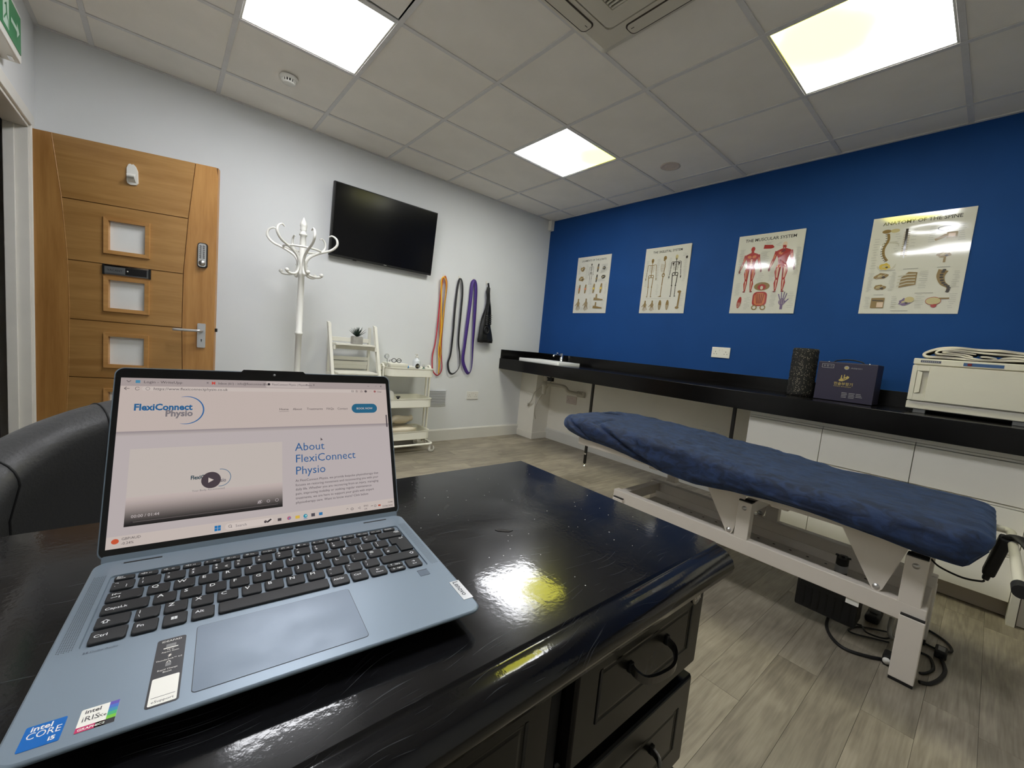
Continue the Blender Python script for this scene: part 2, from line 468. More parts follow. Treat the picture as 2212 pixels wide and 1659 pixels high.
# ceiling ------------------------------------------------------------
ce = struct('ceiling', MB().box((XL - .05, YF - .05, H + .16), (.1, .1, H + .2)), M_dark)
gx = [-.241 - .6 * i for i in range(0, 7)]; gy = [-.36 - .6 * j for j in range(0, 9)]
xs = [0.] + gx + [XL]; ys = [0.] + gy + [YF]
lights = {(2, 5): 0, (2, 2): 1, (5, 2): 2, (5, 5): 3}     # (interval index along x, along y)
AC = (-2.79, -3.12, -1.83, -2.165)
tmesh = {}
for i in range(len(xs) - 1):
    for j in range(len(ys) - 1):
        if (i, j) in lights: continue
        x1, x0 = xs[i], xs[i + 1]; y1, y0 = ys[j], ys[j + 1]
        if x1 - x0 < .02 or y1 - y0 < .02: continue
        cx, cy = (x0 + x1) / 2, (y0 + y1) / 2
        if AC[0] < x0 and x1 < AC[2] and AC[1] < y0 and y1 < AC[3]: continue
        key = (round(x1 - x0, 3), round(y1 - y0, 3))
        if key not in tmesh:
            w, d = key; q = MB().box((-w / 2 + .004, -d / 2 + .004, .004), (w / 2 - .004, d / 2 - .004, .018), .0015, 1)
            me = bpy.data.meshes.new('ceiling_tile'); q.bm.to_mesh(me); q.bm.free(); me.materials.append(M_tile); tmesh[key] = me
        o = bpy.data.objects.new('ceiling_tile', tmesh[key]); o.location = (cx, cy, H); o.parent = ce; COL.objects.link(o)
        if (i, j) == (5, 3): o.location = (cx - .012, cy - .016, H + .012); o.rotation_euler = (R(-1.6), R(1.2), R(.5))
def bar(x0, y0, x1, y1):
    MB().box((x0, y0, H - .001), (x1, y1, H + .0035), .0006, 1).build('grid_bar', M_bar, ce)
for x in gx: bar(x - .012, YF, x + .012, 0)
for y in gy:
    for a, b in zip(xs, xs[1:]): bar(b + .012, y - .012, a - .012, y + .012)
for a in ((XL, -.02, 0, 0), (XL, YF, 0, YF + .02), (XL, YF + .02, XL + .02, -.02), (-.02, YF + .02, 0, -.02)): 
    MB().box((a[0], a[1], H - .002), (a[2], a[3], H + .003)).build('wall_angle', M_bar, ce)

# ceiling light panels -------------------------------------------------
def lamp_mat(name, spot, rad):
    m = bpy.data.materials.new(name); m.use_nodes = True
    nt = m.node_tree; N = nt.nodes; L = nt.links; N.remove(N['Principled BSDF'])
    em = N.new('ShaderNodeEmission'); em.inputs[1].default_value = LAMP
    out = N['Material Output']; L.new(em.outputs[0], out.inputs[0])
    tc = N.new('ShaderNodeTexCoord'); ds = N.new('ShaderNodeVectorMath'); ds.operation = 'DISTANCE'
    no = N.new('ShaderNodeTexNoise'); no.inputs['Scale'].default_value = 4.
    mp = N.new('ShaderNodeVectorMath'); mp.operation = 'MULTIPLY_ADD'; mp.inputs[1].default_value = (.15, .15, 0)
    L.new(tc.outputs['Object'], no.inputs['Vector']); L.new(no.outputs['Color'], mp.inputs[0]); L.new(tc.outputs['Object'], mp.inputs[2])
    L.new(mp.outputs[0], ds.inputs[0]); ds.inputs[1].default_value = (spot[0] + .075, spot[1] + .075, 0)
    mr = N.new('ShaderNodeMapRange'); mr.interpolation_type = 'SMOOTHSTEP'; mr.inputs[1].default_value = 0.; mr.inputs[2].default_value = rad; mr.inputs[3].default_value = 1.; mr.inputs[4].default_value = 0.
    L.new(ds.outputs['Value'], mr.inputs[0])
    mx = N.new('ShaderNodeMix'); mx.data_type = 'RGBA'; mx.inputs[6].default_value = (.98, .99, 1.03, 1)
    mx.inputs[7].default_value = (.34, .325, .030, 1) if rad > 0 else (1, 1, 1, 1)
    iv = N.new('ShaderNodeMath'); iv.operation = 'SUBTRACT'; iv.inputs[0].default_value = 1.; L.new(mr.outputs[0], iv.inputs[1])
    pw_ = N.new('ShaderNodeMath'); pw_.operation = 'POWER'; pw_.inputs[1].default_value = 5.; L.new(iv.outputs[0], pw_.inputs[0])
    iw = N.new('ShaderNodeMath'); iw.operation = 'SUBTRACT'; iw.inputs[0].default_value = 1.; L.new(pw_.outputs[0], iw.inputs[1])
    L.new(iw.outputs[0], mx.inputs[0]); L.new(mx.outputs[2], em.inputs[0])
    return m
LL = {0: ('square ceiling light panel with a yellowed patch, at the upper right', (-.10, .12), .42),
      1: ('small-looking square ceiling light panel with one yellow corner, farthest from the desk', (.2, -.2), .35),
      2: ('white square ceiling light panel next to the lifted tile', (0, 0), 0.),
      3: ('square ceiling light panel directly above the desk', (0, 0), 0.)}
for (i, j), k in lights.items():
    cx, cy = (xs[i] + xs[i + 1]) / 2, (ys[j] + ys[j + 1]) / 2
    t = thing('ceiling_light', LL[k][0], 'ceiling light', (cx, cy, H), group='square ceiling light panels')
    f = MB()
    for a in ((-.298, -.298, -.278, .298), (.278, -.298, .298, .298), (-.278, -.298, .278, -.278), (-.278, .278, .278, .298)):
        f.box((cx + a[0], cy + a[1], H + .001), (cx + a[2], cy + a[3], H + .022), .001, 1)
    f.build('frame', M_plastic, t)
    MB().box((cx - .285, cy - .285, H + .004), (cx + .285, cy + .285, H + .012)).build('diffuser', lamp_mat('lamp_%d' % k, LL[k][1], LL[k][2]), t)
    MB().box((cx - .29, cy - .29, H + .013), (cx + .29, cy + .29, H + .04)).build('back_plate', M_plastic, t)

# ceiling cassette air conditioner ------------------------------------
M_ac = mat('ac_plastic', srgb(205, 199, 184), .5, var=.03)
M_acd = mat('ac_seam', srgb(60, 52, 45), .8)
t = thing('air_conditioner', 'cream four-way cassette air conditioner with slatted grille in the ceiling', 'air conditioner', ((AC[0] + AC[2]) / 2, (AC[1] + AC[3]) / 2, H))
cx, cy = (AC[0] + AC[2]) / 2, (AC[1] + AC[3]) / 2
hw = (AC[2] - AC[0]) / 2
p = MB()
def ringbox(mb, z0, z1, a, b):   # square frame between half widths a (outer) and b (inner)
    mb.box((cx - a, cy - a, z0), (cx - b, cy + a, z1), .003); mb.box((cx + b, cy - a, z0), (cx + a, cy + a, z1), .003)
    mb.box((cx - b, cy - a, z0), (cx + b, cy - b, z1), .003); mb.box((cx - b, cy + b, z0), (cx + b, cy + a, z1), .003)
prof = [(hw, H - .002), (hw - .008, H - .012), (hw - .05, H - .032), (.345, H - .034), (.345, H - .02)]
def sq(h, z, r=.02): return [Vector((cx + x, cy + y, z)) for x, y in rrect(-h, -h, h, h, r, 4)]
p.grid([sq(a, z) for a, z in prof], cv=True, smooth=False)
p.build('cover_panel', M_ac, t)
MB().box((cx - .35, cy - .35, H - .018), (cx + .35, cy + .35, H + .05)).build('housing', M_acd, t)
g = MB(); g.grid([sq(.338, H - .035, .03), sq(.262, H - .035, .004), sq(.262, H - .02, .004)], cv=True, smooth=False)
g.grid([sq(.338, H - .02, .03), sq(.338, H - .035, .03)], cv=True, smooth=False)
g.build('grille_frame', M_ac, t)
for k in range(30):
    x = cx - .255 + .51 * k / 29
    MB().box((x - .0038, cy - .26, H - .034), (x + .0038, cy + .26, H - .024), .001, 1).build('slat', M_ac, t)
MB().box((cx - .26, cy - .004, H - .0345), (cx + .26, cy + .004, H - .03)).build('divider', M_ac, t)
for a in range(4):
    Mx = Matrix.Translation((cx, cy, 0)) @ Matrix.Rotation(R(90 * a), 4, 'Z')
    fl_ = MB(Mx).use(M_ac); fl_.prism(rrect(-.27, .372, .27, .43, .02), .006, xf(0, (0, 0, H - .038)))
    fl_.use(M_acd)
    for xx in (-.25, .25): fl_.box((xx - .008, .395, H - .0386), (xx + .008, .398, H - .037))
    fl_.build('louvre_flap', None, t)
    sl = MB(Mx); sl.prism(rrect(-.276, .366, .276, .436, .022), .004, xf(0, (0, 0, H - .0362))); sl.build('louvre_slot', M_acd, t)
for xx, yy in ((cx + .29, cy + .1), (cx + .29, cy - .1)):
    MB().box((xx - .004, yy - .012, H - .0362), (xx + .004, yy + .012, H - .034)).build('latch', M_acd, t)

# smoke detector, flush ring, exit sign -------------------------------
t = thing('smoke_detector', 'round white smoke detector on the ceiling above the door side', 'smoke detector', (-2.935, -.625, H))
MB().lathe([(.0, -.001), (.05, -.001), (.052, -.006), (.05, -.014), (.042, -.018), (.0, -.018)], (-2.935, -.625, H), 32).build('base', M_plastic, t)
s_ = MB().lathe([(.0, -.018), (.033, -.018), (.033, -.022), (.0, -.022)], (-2.935, -.625, H), 24); s_.build('sensing_chamber', M_dark, t)
for k in range(14):
    a = 2 * math.pi * k / 14; c, s = math.cos(a), math.sin(a)
    MB(Matrix.Translation((-2.935, -.625, H)) @ Matrix.Rotation(a, 4, 'Z')).box((.031, -.0035, -.034), (.038, .0035, -.017), .001, 1).build('vent_rib', M_plastic, t)
MB().lathe([(.0, -.032), (.034, -.032), (.036, -.036), (.026, -.042), (.0, -.043)], (-2.935, -.625, H), 28).build('cap', M_plastic, t)
M_ring = mat('pinkish_grey_paint', srgb(206, 192, 180), .8)
t = tag(MB().lathe([(.052, .0035), (.072, .0035), (.074, .001), (.064, -.002), (.052, 0), (.045, .0025)], (-.50, -1.79, H), 36).build('ceiling_ring', M_ring),
        'faint round ring fitting flush in a ceiling tile near the blue wall', 'ceiling fitting')
t = thing('exit_sign', 'white box emergency exit sign with green face above the doorway', 'exit sign', (XL, -.8, 2.2))
MB().box((XL, -1.02, 2.105), (XL + .06, -.63, 2.31), .006).build('casing', M_plastic, t)
M_green = mat('exit_green', srgb(38, 128, 74), .3); M_egw = mat('exit_white', srgb(190, 214, 196), .3)
MB().box((XL + .0605, -1.0, 2.135), (XL + .0625, -.652, 2.29)).build('green_panel', M_green, t)
ar = Art(lambda u, v, h: Vector((XL + .0626 + h, u, v)), .0003)
ar.poly([(-.84, 2.15), (-.84, 2.275), (-.925, 2.275), (-.925, 2.15)], M_egw)
ar.layer()
ar.ell(-.885, 2.255, .009, .009, M_green); ar.stroke([(-.88, 2.24), (-.872, 2.20)], .016, M_green); ar.stroke([(-.872, 2.2), (-.85, 2.18), (-.85, 2.155)], .008, M_green); ar.stroke([(-.875, 2.2), (-.9, 2.18), (-.915, 2.165)], .008, M_green); ar.stroke([(-.88, 2.235), (-.905, 2.222)], .006, M_green)
ar.stroke([(-.81, 2.212), (-.72, 2.212)], .018, M_egw); ar.poly([(-.72, 2.245), (-.68, 2.212), (-.72, 2.18)], M_egw)
ar.build('pictogram', t)
MB().box((XL + .03, -.70, 2.101), (XL + .045, -.66, 2.105)).build('test_led', M_chrome, t)
# ================================================================== door leaf (open)
DA = math.atan2(-.2517, .8207)
door = thing('door', 'oak door leaf standing open against the white wall, with four small square glazed lights', 'door', (-4.078, -.149, 0), DA, world=False)
door['kind'] = 'structure'; door.name = 'door_1'
door['category'] = 'door'
W_, TH = .858, .044
TOP = 1.968
def gl(z): return interp([(0.0, .125), (.4, .155), (.717, .168), (1.053, .172), (1.332, .163), (1.637, .141), (1.97, .102)], z)
def gr(z): return interp([(0.0, .745), (.4, .71), (.723, .698), (.974, .692), (1.303, .694), (1.637, .714), (1.97, .745)], z)
win = [(1.362, 1.571), (1.030, 1.236), (.698, .907), (.366, .575)]
WX0, WX1 = .322, .532
seams = [1.636, 1.302, .970, .635, .30]
def strip(xa, xb, z0, z1, n=14):
    """front skin of a door zone between two curves"""
    return [[Vector((f(z0 + (z1 - z0) * k / n), 0, z0 + (z1 - z0) * k / n)) for k in range(n + 1)] for f in (xa, xb)]
def skin(mb, xa, xb, z0, z1, n=14, y0=0., y1=.006):
    g = strip(xa, xb, z0, z1, n)
    A = [p + Vector((0, y0, 0)) for p in g[0]]; B = [p + Vector((0, y0, 0)) for p in g[1]]
    loop = A + B[::-1]; m = len(loop)
    back = [p + Vector((0, y1 - y0, 0)) for p in loop]
    mb.vf(loop + back, [(i, (i + 1) % m, (i + 1) % m + m, i + m) for i in range(m)], False)
    mb.vf(A + B, [(i, i + 1, len(A) + i + 1, len(A) + i) for i in range(len(A) - 1)], False)
G = .0022
c_ = MB()   # core with real openings for the four lights
for z0, z1 in zip([.004] + [w[1] for w in win[::-1]], [w[0] for w in win[::-1]] + [TOP]):
    c_.box((WX0 + .012, .006, z0 - .004), (WX1 - .012, TH, z1 + (.004 if z1 < 1.9 else 0)))
c_.box((0, .006, .004), (WX0 + .012, TH, TOP)); c_.box((WX1 - .012, .006, .004), (W_, TH, TOP))
c_.build('door_core', mat('oak_groove_shadow', srgb(112, 76, 38), .6), door)
a_ = MB(); skin(a_, lambda z: 0., lambda z: gl(z) - G, .004, TOP, 24); a_.build('hinge_stile', M_oak_v, door)
a_ = MB(); skin(a_, lambda z: gr(z) + G, lambda z: W_ - max(0, (z - TOP + .012)) * .8, .004, TOP, 40); a_.build('lock_stile', M_oak_v, door)
a_ = MB().tube([(gl(z) , .0012, z) for z in [.004 + (TOP - .004) * k / 30 for k in range(31)]], .0022, 6); a_.build('inlay_line', M_oak_trim, door)
zz = [.004] + seams[::-1] + [TOP]
for z0, z1 in zip(zz, zz[1:]):
    z0 += G if z0 > .01 else 0; z1 -= G if z1 < 1.9 else 0
    w = [q for q in win if q[0] > z0 and q[1] < z1]
    a_ = MB()
    if not w: skin(a_, lambda z: gl(z) + G, lambda z: gr(z) - G, z0, z1)
    else:
        w0, w1 = w[0]; w0 += .012; w1 -= .012
        skin(a_, lambda z: gl(z) + G, lambda z: gr(z) - G, z0, w0, 4); skin(a_, lambda z: gl(z) + G, lambda z: gr(z) - G, w1, z1, 4)
        skin(a_, lambda z: gl(z) + G, lambda z: WX0 + .012, w0, w1, 6); skin(a_, lambda z: WX1 - .012, lambda z: gr(z) - G, w0, w1, 6)
    a_.build('door_panel', M_oak_h, door)
M_frost = mat('obscured_glass', srgb(236, 238, 236), .35, spec=.5, var=.05, vscale=5, bump=.1, bscale=90)
for w0, w1 in win:
    b = MB(); bw = .022
    def miter(z0, z1, x0, x1):
        out = [(x0, z0), (x1, z0), (x1, z1), (x0, z1)]; inn = [(x0 + bw, z0 + bw), (x1 - bw, z0 + bw), (x1 - bw, z1 - bw), (x0 + bw, z1 - bw)]
        for k in range(4):
            o0, o1, i0, i1 = out[k], out[(k + 1) % 4], inn[k], inn[(k + 1) % 4]
            ys = (.002, -.010, -.008, .014)
            P = [[Vector((o0[0], ys[0], o0[1])), Vector((o1[0], ys[0], o1[1]))], [Vector((o0[0] * .96 + i0[0] * .04, ys[1], o0[1] * .96 + i0[1] * .04)), Vector((o1[0] * .96 + i1[0] * .04, ys[1], o1[1] * .96 + i1[1] * .04))],
                 [Vector((i0[0], ys[2], i0[1])), Vector((i1[0], ys[2], i1[1]))], [Vector((i0[0], ys[3], i0[1])), Vector((i1[0], ys[3], i1[1]))]]
            b.grid(P, smooth=False)
    miter(w0, w1, WX0, WX1)
    b.build('glazing_bead', M_oak_trim, door)
    MB().box((WX0 + .01, .014, w0 + .01), (WX1 - .01, .020, w1 - .01)).build('glass_pane', M_frost, door)
MB().box((W_, .001, .006), (W_ + .0015, TH - .001, TOP - .004)).build('edge_lipping', M_oak_v, door)
# sliding vacant sign
MB().box((.318, -.006, 1.245), (.538, 0, 1.300), .001).build('sign_holder', mat('anodised_grey', srgb(120, 122, 122), .35, .6), door)
MB().box((.327, -.0085, 1.252), (.420, -.006, 1.291), .0005).build('sign_slider', mat('slider_grey', srgb(96, 98, 98), .4), door)
MB().box((.421, -.008, 1.252), (.520, -.006, 1.291), .0005).build('sign_cover', M_black, door)
MB().box((.318, -.011, 1.243), (.327, -.001, 1.302), .001).build('end_cap', M_black, door)
MB().box((.529, -.011, 1.243), (.539, -.001, 1.302), .001).build('end_cap', M_black, door)
MB().box((.326, -.0105, 1.293), (.530, -.004, 1.300), .001).build('sign_rail', M_chrome, door)
MB().lathe([(0, 0), (.004, 0), (.004, .003), (0, .004)], (.432, -.012, 1.272), 12, 'y').build('sign_knob', M_chrome, door)
MB().text('VACANT', .017, xf(0, (.3735, -.0088, 1.2655), (1, 0, 0), (0, 0, 1)), 'CENTER', .01).build('lettering', mat('sign_ink', srgb(40, 40, 42), .5), door)
# push button code lock
k_ = MB(); k_.prism(rrect(.766, 1.352, .817, 1.503, .016), .012, xf(0, (0, 0, 0), (1, 0, 0), (0, 0, 1)))
k_.build('lock_backplate', M_black, door)
k_ = MB(); k_.prism(rrect(.771, 1.358, .812, 1.498, .013), .016, xf(0, (0, 0, 0), (1, 0, 0), (0, 0, 1))); M_satin = mat('satin_metal', (.55, .55, .54), .35, 1.)
k_.build('code_lock_body', M_satin, door)
for r_ in range(7):
    for c in range(2):
        MB().lathe([(0, 0), (.0052, 0), (.0052, -.0035), (.004, -.0045), (0, -.0045)], (.783 + .017 * c, -.016, 1.483 - .0118 * r_), 10, 'y').build('lock_button', M_grey, door)
MB().lathe([(0, 0), (.017, 0), (.017, -.004), (.013, -.011), (0, -.013)], (.7915, -.016, 1.381), 22, 'y').build('lock_turn_knob', M_satin, door)
# lever handle on plate
k_ = MB(); k_.prism(rrect(.773, .856, .815, 1.008, .006), .008, xf(0, (0, 0, 0), (1, 0, 0), (0, 0, 1))); M_alu = mat('satin_aluminium', (.6, .6, .6), .38, .8)
k_.build('handle_plate', M_alu, door)
MB().tube(smooth_path([(.794, -.008, .962), (.794, -.04, .962), (.786, -.050, .962), (.755, -.052, .961), (.70, -.052, .960), (.672, -.05, .959), (.664, -.044, .959)], 6), [.0095] * 10 + [.0085] * 27, 12).build('lever_handle', M_alu, door)
MB().lathe([(0, 0), (.004, 0), (.004, -.0006), (0, -.0006)], (.795, -.0082, .905), 12, 'y').build('keyhole', M_black, door)
MB().box((.7935, -.0088, .892), (.7965, -.008, .905)).build('keyhole_slot', M_black, door)
MB().box((W_ + .0015, .014, .962), (W_ + .013, .03, .984), .002).build('latch_bolt', M_black, door)
for z in (1.777, .25):
    MB().box((-.004, -.012, z - .05), (.0, .02, z + .05), .001).build('hinge_leaf', M_steel, door)
    MB().cyl((-.004, -.008, z - .05), (-.004, -.008, z + .05), .006, n=12).build('hinge_knuckle', M_steel, door)
# adhesive coat hook on the door
hk = thing('door_hook', 'white adhesive plastic hook stuck high on the oak door', 'hook', (-4.078, -.149, 0), DA, world=False)
h_ = MB(); h_.prism([(.424, 1.79), (.424, 1.86), (.432, 1.882), (.440, 1.886), (.447, 1.882), (.454, 1.886), (.464, 1.876), (.474, 1.85), (.476, 1.785), (.468, 1.773), (.44, 1.770), (.428, 1.776)], .008, xf(0, (0, -.0003, 0), (1, 0, 0), (0, 0, 1)))
h_.build('base_plate', M_plastic, hk)
MB().grid([[Vector((.450 + .017 * math.cos(a), y, z)) for a in [math.pi * k / 8 for k in range(9)]] for y, z in ((-.008, 1.832), (-.014, 1.828), (-.026, 1.812), (-.034, 1.800), (-.034, 1.815), (-.036, 1.822), (-.030, 1.806), (-.022, 1.795), (-.012, 1.786), (-.008, 1.784))]).build('hook_tongue', M_plastic, hk)

# ================================================================== corridor clutter (seen in the sliver left of the door frame)
CX = XL - .095
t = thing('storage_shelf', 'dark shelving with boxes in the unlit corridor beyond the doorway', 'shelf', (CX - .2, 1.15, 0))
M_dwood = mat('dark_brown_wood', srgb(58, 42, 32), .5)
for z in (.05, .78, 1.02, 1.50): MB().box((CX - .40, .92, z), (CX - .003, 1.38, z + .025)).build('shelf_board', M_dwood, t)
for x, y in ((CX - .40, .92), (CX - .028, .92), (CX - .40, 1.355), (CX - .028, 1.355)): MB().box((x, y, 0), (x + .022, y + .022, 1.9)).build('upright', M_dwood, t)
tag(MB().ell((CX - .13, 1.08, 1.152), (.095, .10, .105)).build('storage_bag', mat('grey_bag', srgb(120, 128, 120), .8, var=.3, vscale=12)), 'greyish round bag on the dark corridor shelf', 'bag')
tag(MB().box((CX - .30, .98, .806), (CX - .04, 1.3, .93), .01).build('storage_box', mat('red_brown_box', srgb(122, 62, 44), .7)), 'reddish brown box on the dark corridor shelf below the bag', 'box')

# ================================================================== television
Mtv = Matrix.Translation((-2.02, -.082, 1.92)) @ Matrix.Rotation(R(5.0), 4, 'X') @ Matrix.Translation((2.02, .08, -1.92))
t = thing('television', 'black flat wall-mounted television on the white wall', 'television', (-2.02, -.08, 1.92))
MB(Mtv).box((-2.492, -.078, 1.640), (-1.567, -.045, 2.212), .004).build('casing', M_black, t)
MB(Mtv).box((-2.25, -.046, 1.72), (-1.8, -.02, 2.1), .008).build('rear_housing', M_black, t)
MB().box((-2.15, -.034, 1.8), (-1.9, -.001, 2.05)).build('wall_bracket', M_black, t)
MB(Mtv).box((-2.478, -.0795, 1.657), (-1.571, -.0780, 2.204)).build('screen', mat('tv_screen', (.004, .004, .005), .16, spec=.35), t)
MB(Mtv).box((-2.035, -.0800, 1.646), (-2.01, -.0784, 1.651)).build('maker_badge', M_alu, t)
MB(Mtv).box((-2.30, -.074, 1.634), (-2.27, -.066, 1.641)).build('sensor_window', M_black, t)

# ================================================================== coat stand
M_cs = mat('white_gloss_wood', srgb(232, 231, 224), .3, var=.03)
cx, cy = -2.765, -.40
t = thing('coat_stand', 'white bentwood coat stand with six curved arms beside the television', 'coat stand', (cx, cy, 0))
MB().lathe([(0, .42), (.021, .42), (.023, .44), (.021, .46), (.020, .70), (.020, .985), (.026, .99), (.026, 1.005), (.021, 1.01), (.020, 1.40), (.024, 1.405), (.027, 1.42), (.02, 1.44), (.02, 1.62), (.018, 1.675), (.026, 1.68), (.026, 1.69), (.017, 1.70), (.017, 1.712), (.022, 1.718), (.017, 1.723), (.022, 1.729), (.018, 1.734), (.024, 1.741), (.022, 1.76), (.010, 1.785), (.004, 1.80), (0, 1.803)], (cx, cy, 0), 24).build('pole', M_cs, t)
for k in range(6):
    a = R(35 + 60 * k); c, s = math.cos(a), math.sin(a)
    P = [(.128, 1.418), (.122, 1.408), (.09, 1.404), (.05, 1.415), (.028, 1.455), (.030, 1.505), (.06, 1.545), (.125, 1.580), (.185, 1.605), (.222, 1.645), (.218, 1.685), (.188, 1.705), (.165, 1.695)]
    pth = smooth_path([(cx + r * c, cy + r * s, z) for r, z in P], 5); n = len(pth)
    MB().tube(pth, [.0085 if i < n - 14 else .0085 - .0045 * (i - n + 14) / 13 for i in range(n)], 10).build('hook_arm', M_cs, t)
    MB().ell((cx + .130 * c, cy + .130 * s, 1.421), (.0135, .0135, .0135), 14, 8).build('knob', M_cs, t)
    MB().ell((cx + .039 * c, cy + .039 * s, 1.475), (.003, .003, .003), 8, 6).build('screw', M_steel, t)
MB().tube([(cx + .118 * math.cos(2 * math.pi * k / 36), cy + .118 * math.sin(2 * math.pi * k / 36), 1.586) for k in range(36)], .007, 10, closed=True).build('bentwood_ring', M_cs, t)
for k in range(4):
    a = R(45 + 90 * k); c, s = math.cos(a), math.sin(a)
    MB().tube(smooth_path([(cx + r * c, cy + r * s, z) for r, z in ((.015, .50), (.05, .45), (.075, .35), (.08, .22), (.12, .10), (.19, .045), (.235, .012))], 5), .011, 10).build('foot', M_cs, t)
MB().tube([(cx + .085 * math.cos(2 * math.pi * k / 30), cy + .085 * math.sin(2 * math.pi * k / 30), .25) for k in range(30)], .007, 8, closed=True).build('foot_ring', M_cs, t)

# ================================================================== ladder shelf
t = thing('ladder_shelf', 'white wooden folding ladder shelf against the white wall', 'shelf', (-2.29, -.3, 0))
def sy(z): return -.12 - .40 * (1.1 - z) * .95      # front stile line
X0, X1 = -2.478, -2.095
for x in (X0, X1):
    mb = MB(); hw_ = .011
    mb.vf([(x - hw_, sy(0), 0), (x + hw_, sy(0), 0), (x + hw_, sy(0) + .045, 0), (x - hw_, sy(0) + .045, 0),
           (x - hw_, sy(1.1), 1.1), (x + hw_, sy(1.1), 1.1), (x + hw_, sy(1.1) + .045, 1.112), (x - hw_, sy(1.1) + .045, 1.112)],
          [(0, 1, 2, 3), (4, 5, 6, 7), (0, 1, 5, 4), (1, 2, 6, 5), (2, 3, 7, 6), (3, 0, 4, 7)], False)
    mb.build('front_stile', M_wcream, t)
    xx = x + (.024 if x == X0 else -.024)
    MB().box((xx - .009, -.062, 0), (xx + .009, -.03, 1.09), .002).build('rear_stile', M_wcream, t)
    MB().cyl((x - .014, sy(1.06) + .02, 1.06), (x + .014, sy(1.06) + .02, 1.06), .005, n=10).build('pivot_bolt', M_steel, t)
for z, nb in ((.935, 2), (.705, 3), (.45, 4), (.18, 5)):
    yf = sy(z) - .035
    for b in range(nb):
        y0 = yf + (-.07 - yf) * b / nb; y1 = yf + (-.07 - yf) * (b + 1) / nb - .006
        MB().box((X0 + .03, y0, z - .006), (X1 - .03, y1, z + .008), .002).build('shelf_slat', M_wcream, t)
    for x in (X0 + .013, X1 - .013 - .018): 
        MB().box((x, yf + .01, z - .045), (x + .018, -.045, z - .008), .003).build('shelf_bracket', M_wcream, t)
    MB().box((X0 + .03, -.055, z + .02), (X1 - .03, -.043, z + .055), .002).build('back_rail', M_wcream, t)
    MB().box((X0 + .03, sy(z) + .05, z - .04), (X1 - .03, sy(z) + .062, z - .01), .002).build('cross_rail', M_wcream, t)
for z in (.80, .76): MB().box((X0 + .03, -.058, z), (X1 - .03, -.044, z + .03), .002).build('back_rail', M_wcream, t)
# succulent in concrete pot
cx, cy, z0 = -2.272, -.175, .9435
t = thing('potted_succulent', 'small dark spiky succulent in a square grey concrete pot on the ladder shelf', 'plant', (cx, cy, z0))
MB().box((cx - .04, cy - .035, z0), (cx + .04, cy + .035, z0 + .062), .004).build('pot', mat('concrete', srgb(168, 166, 158), .9, bump=.4, bscale=90, var=.15, vscale=30), t)
MB().box((cx - .034, cy - .029, z0 + .058), (cx + .034, cy + .029, z0 + .064)).build('soil', M_dark, t)
M_leaf = mat('succulent_green', srgb(34, 56, 44), .5, var=.3, vscale=40)
for k in range(22):
    a = 2.4 * k; el = R(25 + 60 * (k / 22)); L_ = .085 - .02 * (k / 22) + random.uniform(-.01, .01)
    d = Vector((math.cos(a) * math.cos(el), math.sin(a) * math.cos(el), math.sin(el))); b0 = Vector((cx, cy, z0 + .063))
    MB().tube([b0 + d * L_ * q + Vector((0, 0, .012 * q * q)) for q in (0, .2, .45, .7, .9, 1)], [.005, .0075, .006, .004, .002, .0004], 6, flat=(1, .45)).build('leaf', M_leaf, t)

# ================================================================== three-tier trolley
M_tr = mat('cream_powder_coated_trolley', srgb(240, 238, 224), .4, bump=.05, bscale=300)
TX0, TX1, TY0, TY1 = -2.035, -1.605, -.345, -.045
t = thing('utility_trolley', 'cream three-tier metal trolley on castors below the exercise bands', 'trolley', ((TX0 + TX1) / 2, (TY0 + TY1) / 2, 0))
for z0, z1 in ((.695, .77), (.42, .50), (.127, .205)):
    mb = MB(); lv = []
    for off, z in ((.004, z0), (0, z0 + .004), (0, z1), (-.004, z1 + .002), (-.004, z1 - .004), (.003, z1 - .004), (.003, z0 + .006)):
        lv.append([Vector((x, y, z)) for x, y in rrect(TX0 + off, TY0 + off, TX1 - off, TY1 - off, .06, 8)])
    mb.grid(lv, cv=True, smooth=False)
    mb.vf(lv[0], [tuple(range(len(lv[0])))], False); mb.vf(lv[-1], [tuple(range(len(lv[0])))], False)
    mb.build('tray', M_tr, t)
for x in (TX0 - .012, TX1 + .012):
    for y in (-.225, -.165):
        MB().box((x - .007, y - .011, .06), (x + .007, y + .011, .78), .004).build('post', M_tr, t)
    MB().tube([(x, -.225, .775), (x, -.21, .79), (x, -.18, .79), (x, -.165, .775)], .008, 8).build('post_top', M_tr, t)
    for z in (.735, .46, .165): MB().cyl((x - .014, -.195, z), (x + .014, -.195, z), .006, n=10).build('tray_bolt', M_steel, t)
MB().tube([(x, y, .083) for x, y in rrect(TX0 - .005, TY0 - .02, TX1 + .018, TY1 + .01, .04, 6)], .010, 10, closed=True).build('base_loop', M_tr, t)
for x, y in ((TX0 + .03, TY0 - .01), (TX1 + .012, TY0 - .005), (TX0 + .03, TY1), (TX1 + .005, TY1)):
    w_ = MB().lathe([(0, -.010), (.02, -.010), (.031, -.008), (.033, 0), (.031, .008), (.02, .010), (0, .010)], (x, y, .033), 20, 'y'); w_ = w_.build('castor_wheel', M_plastic, t)
    MB().box((x - .012, y - .014, .03), (x + .012, y - .011, .062), .001).cyl((x, y, .055), (x, y, .083), .008, n=10).box((x - .012, y + .011, .03), (x + .012, y + .014, .062), .001).box((x - .012, y - .014, .058), (x + .012, y + .014, .064), .001).build('castor_fork', M_chrome, t)
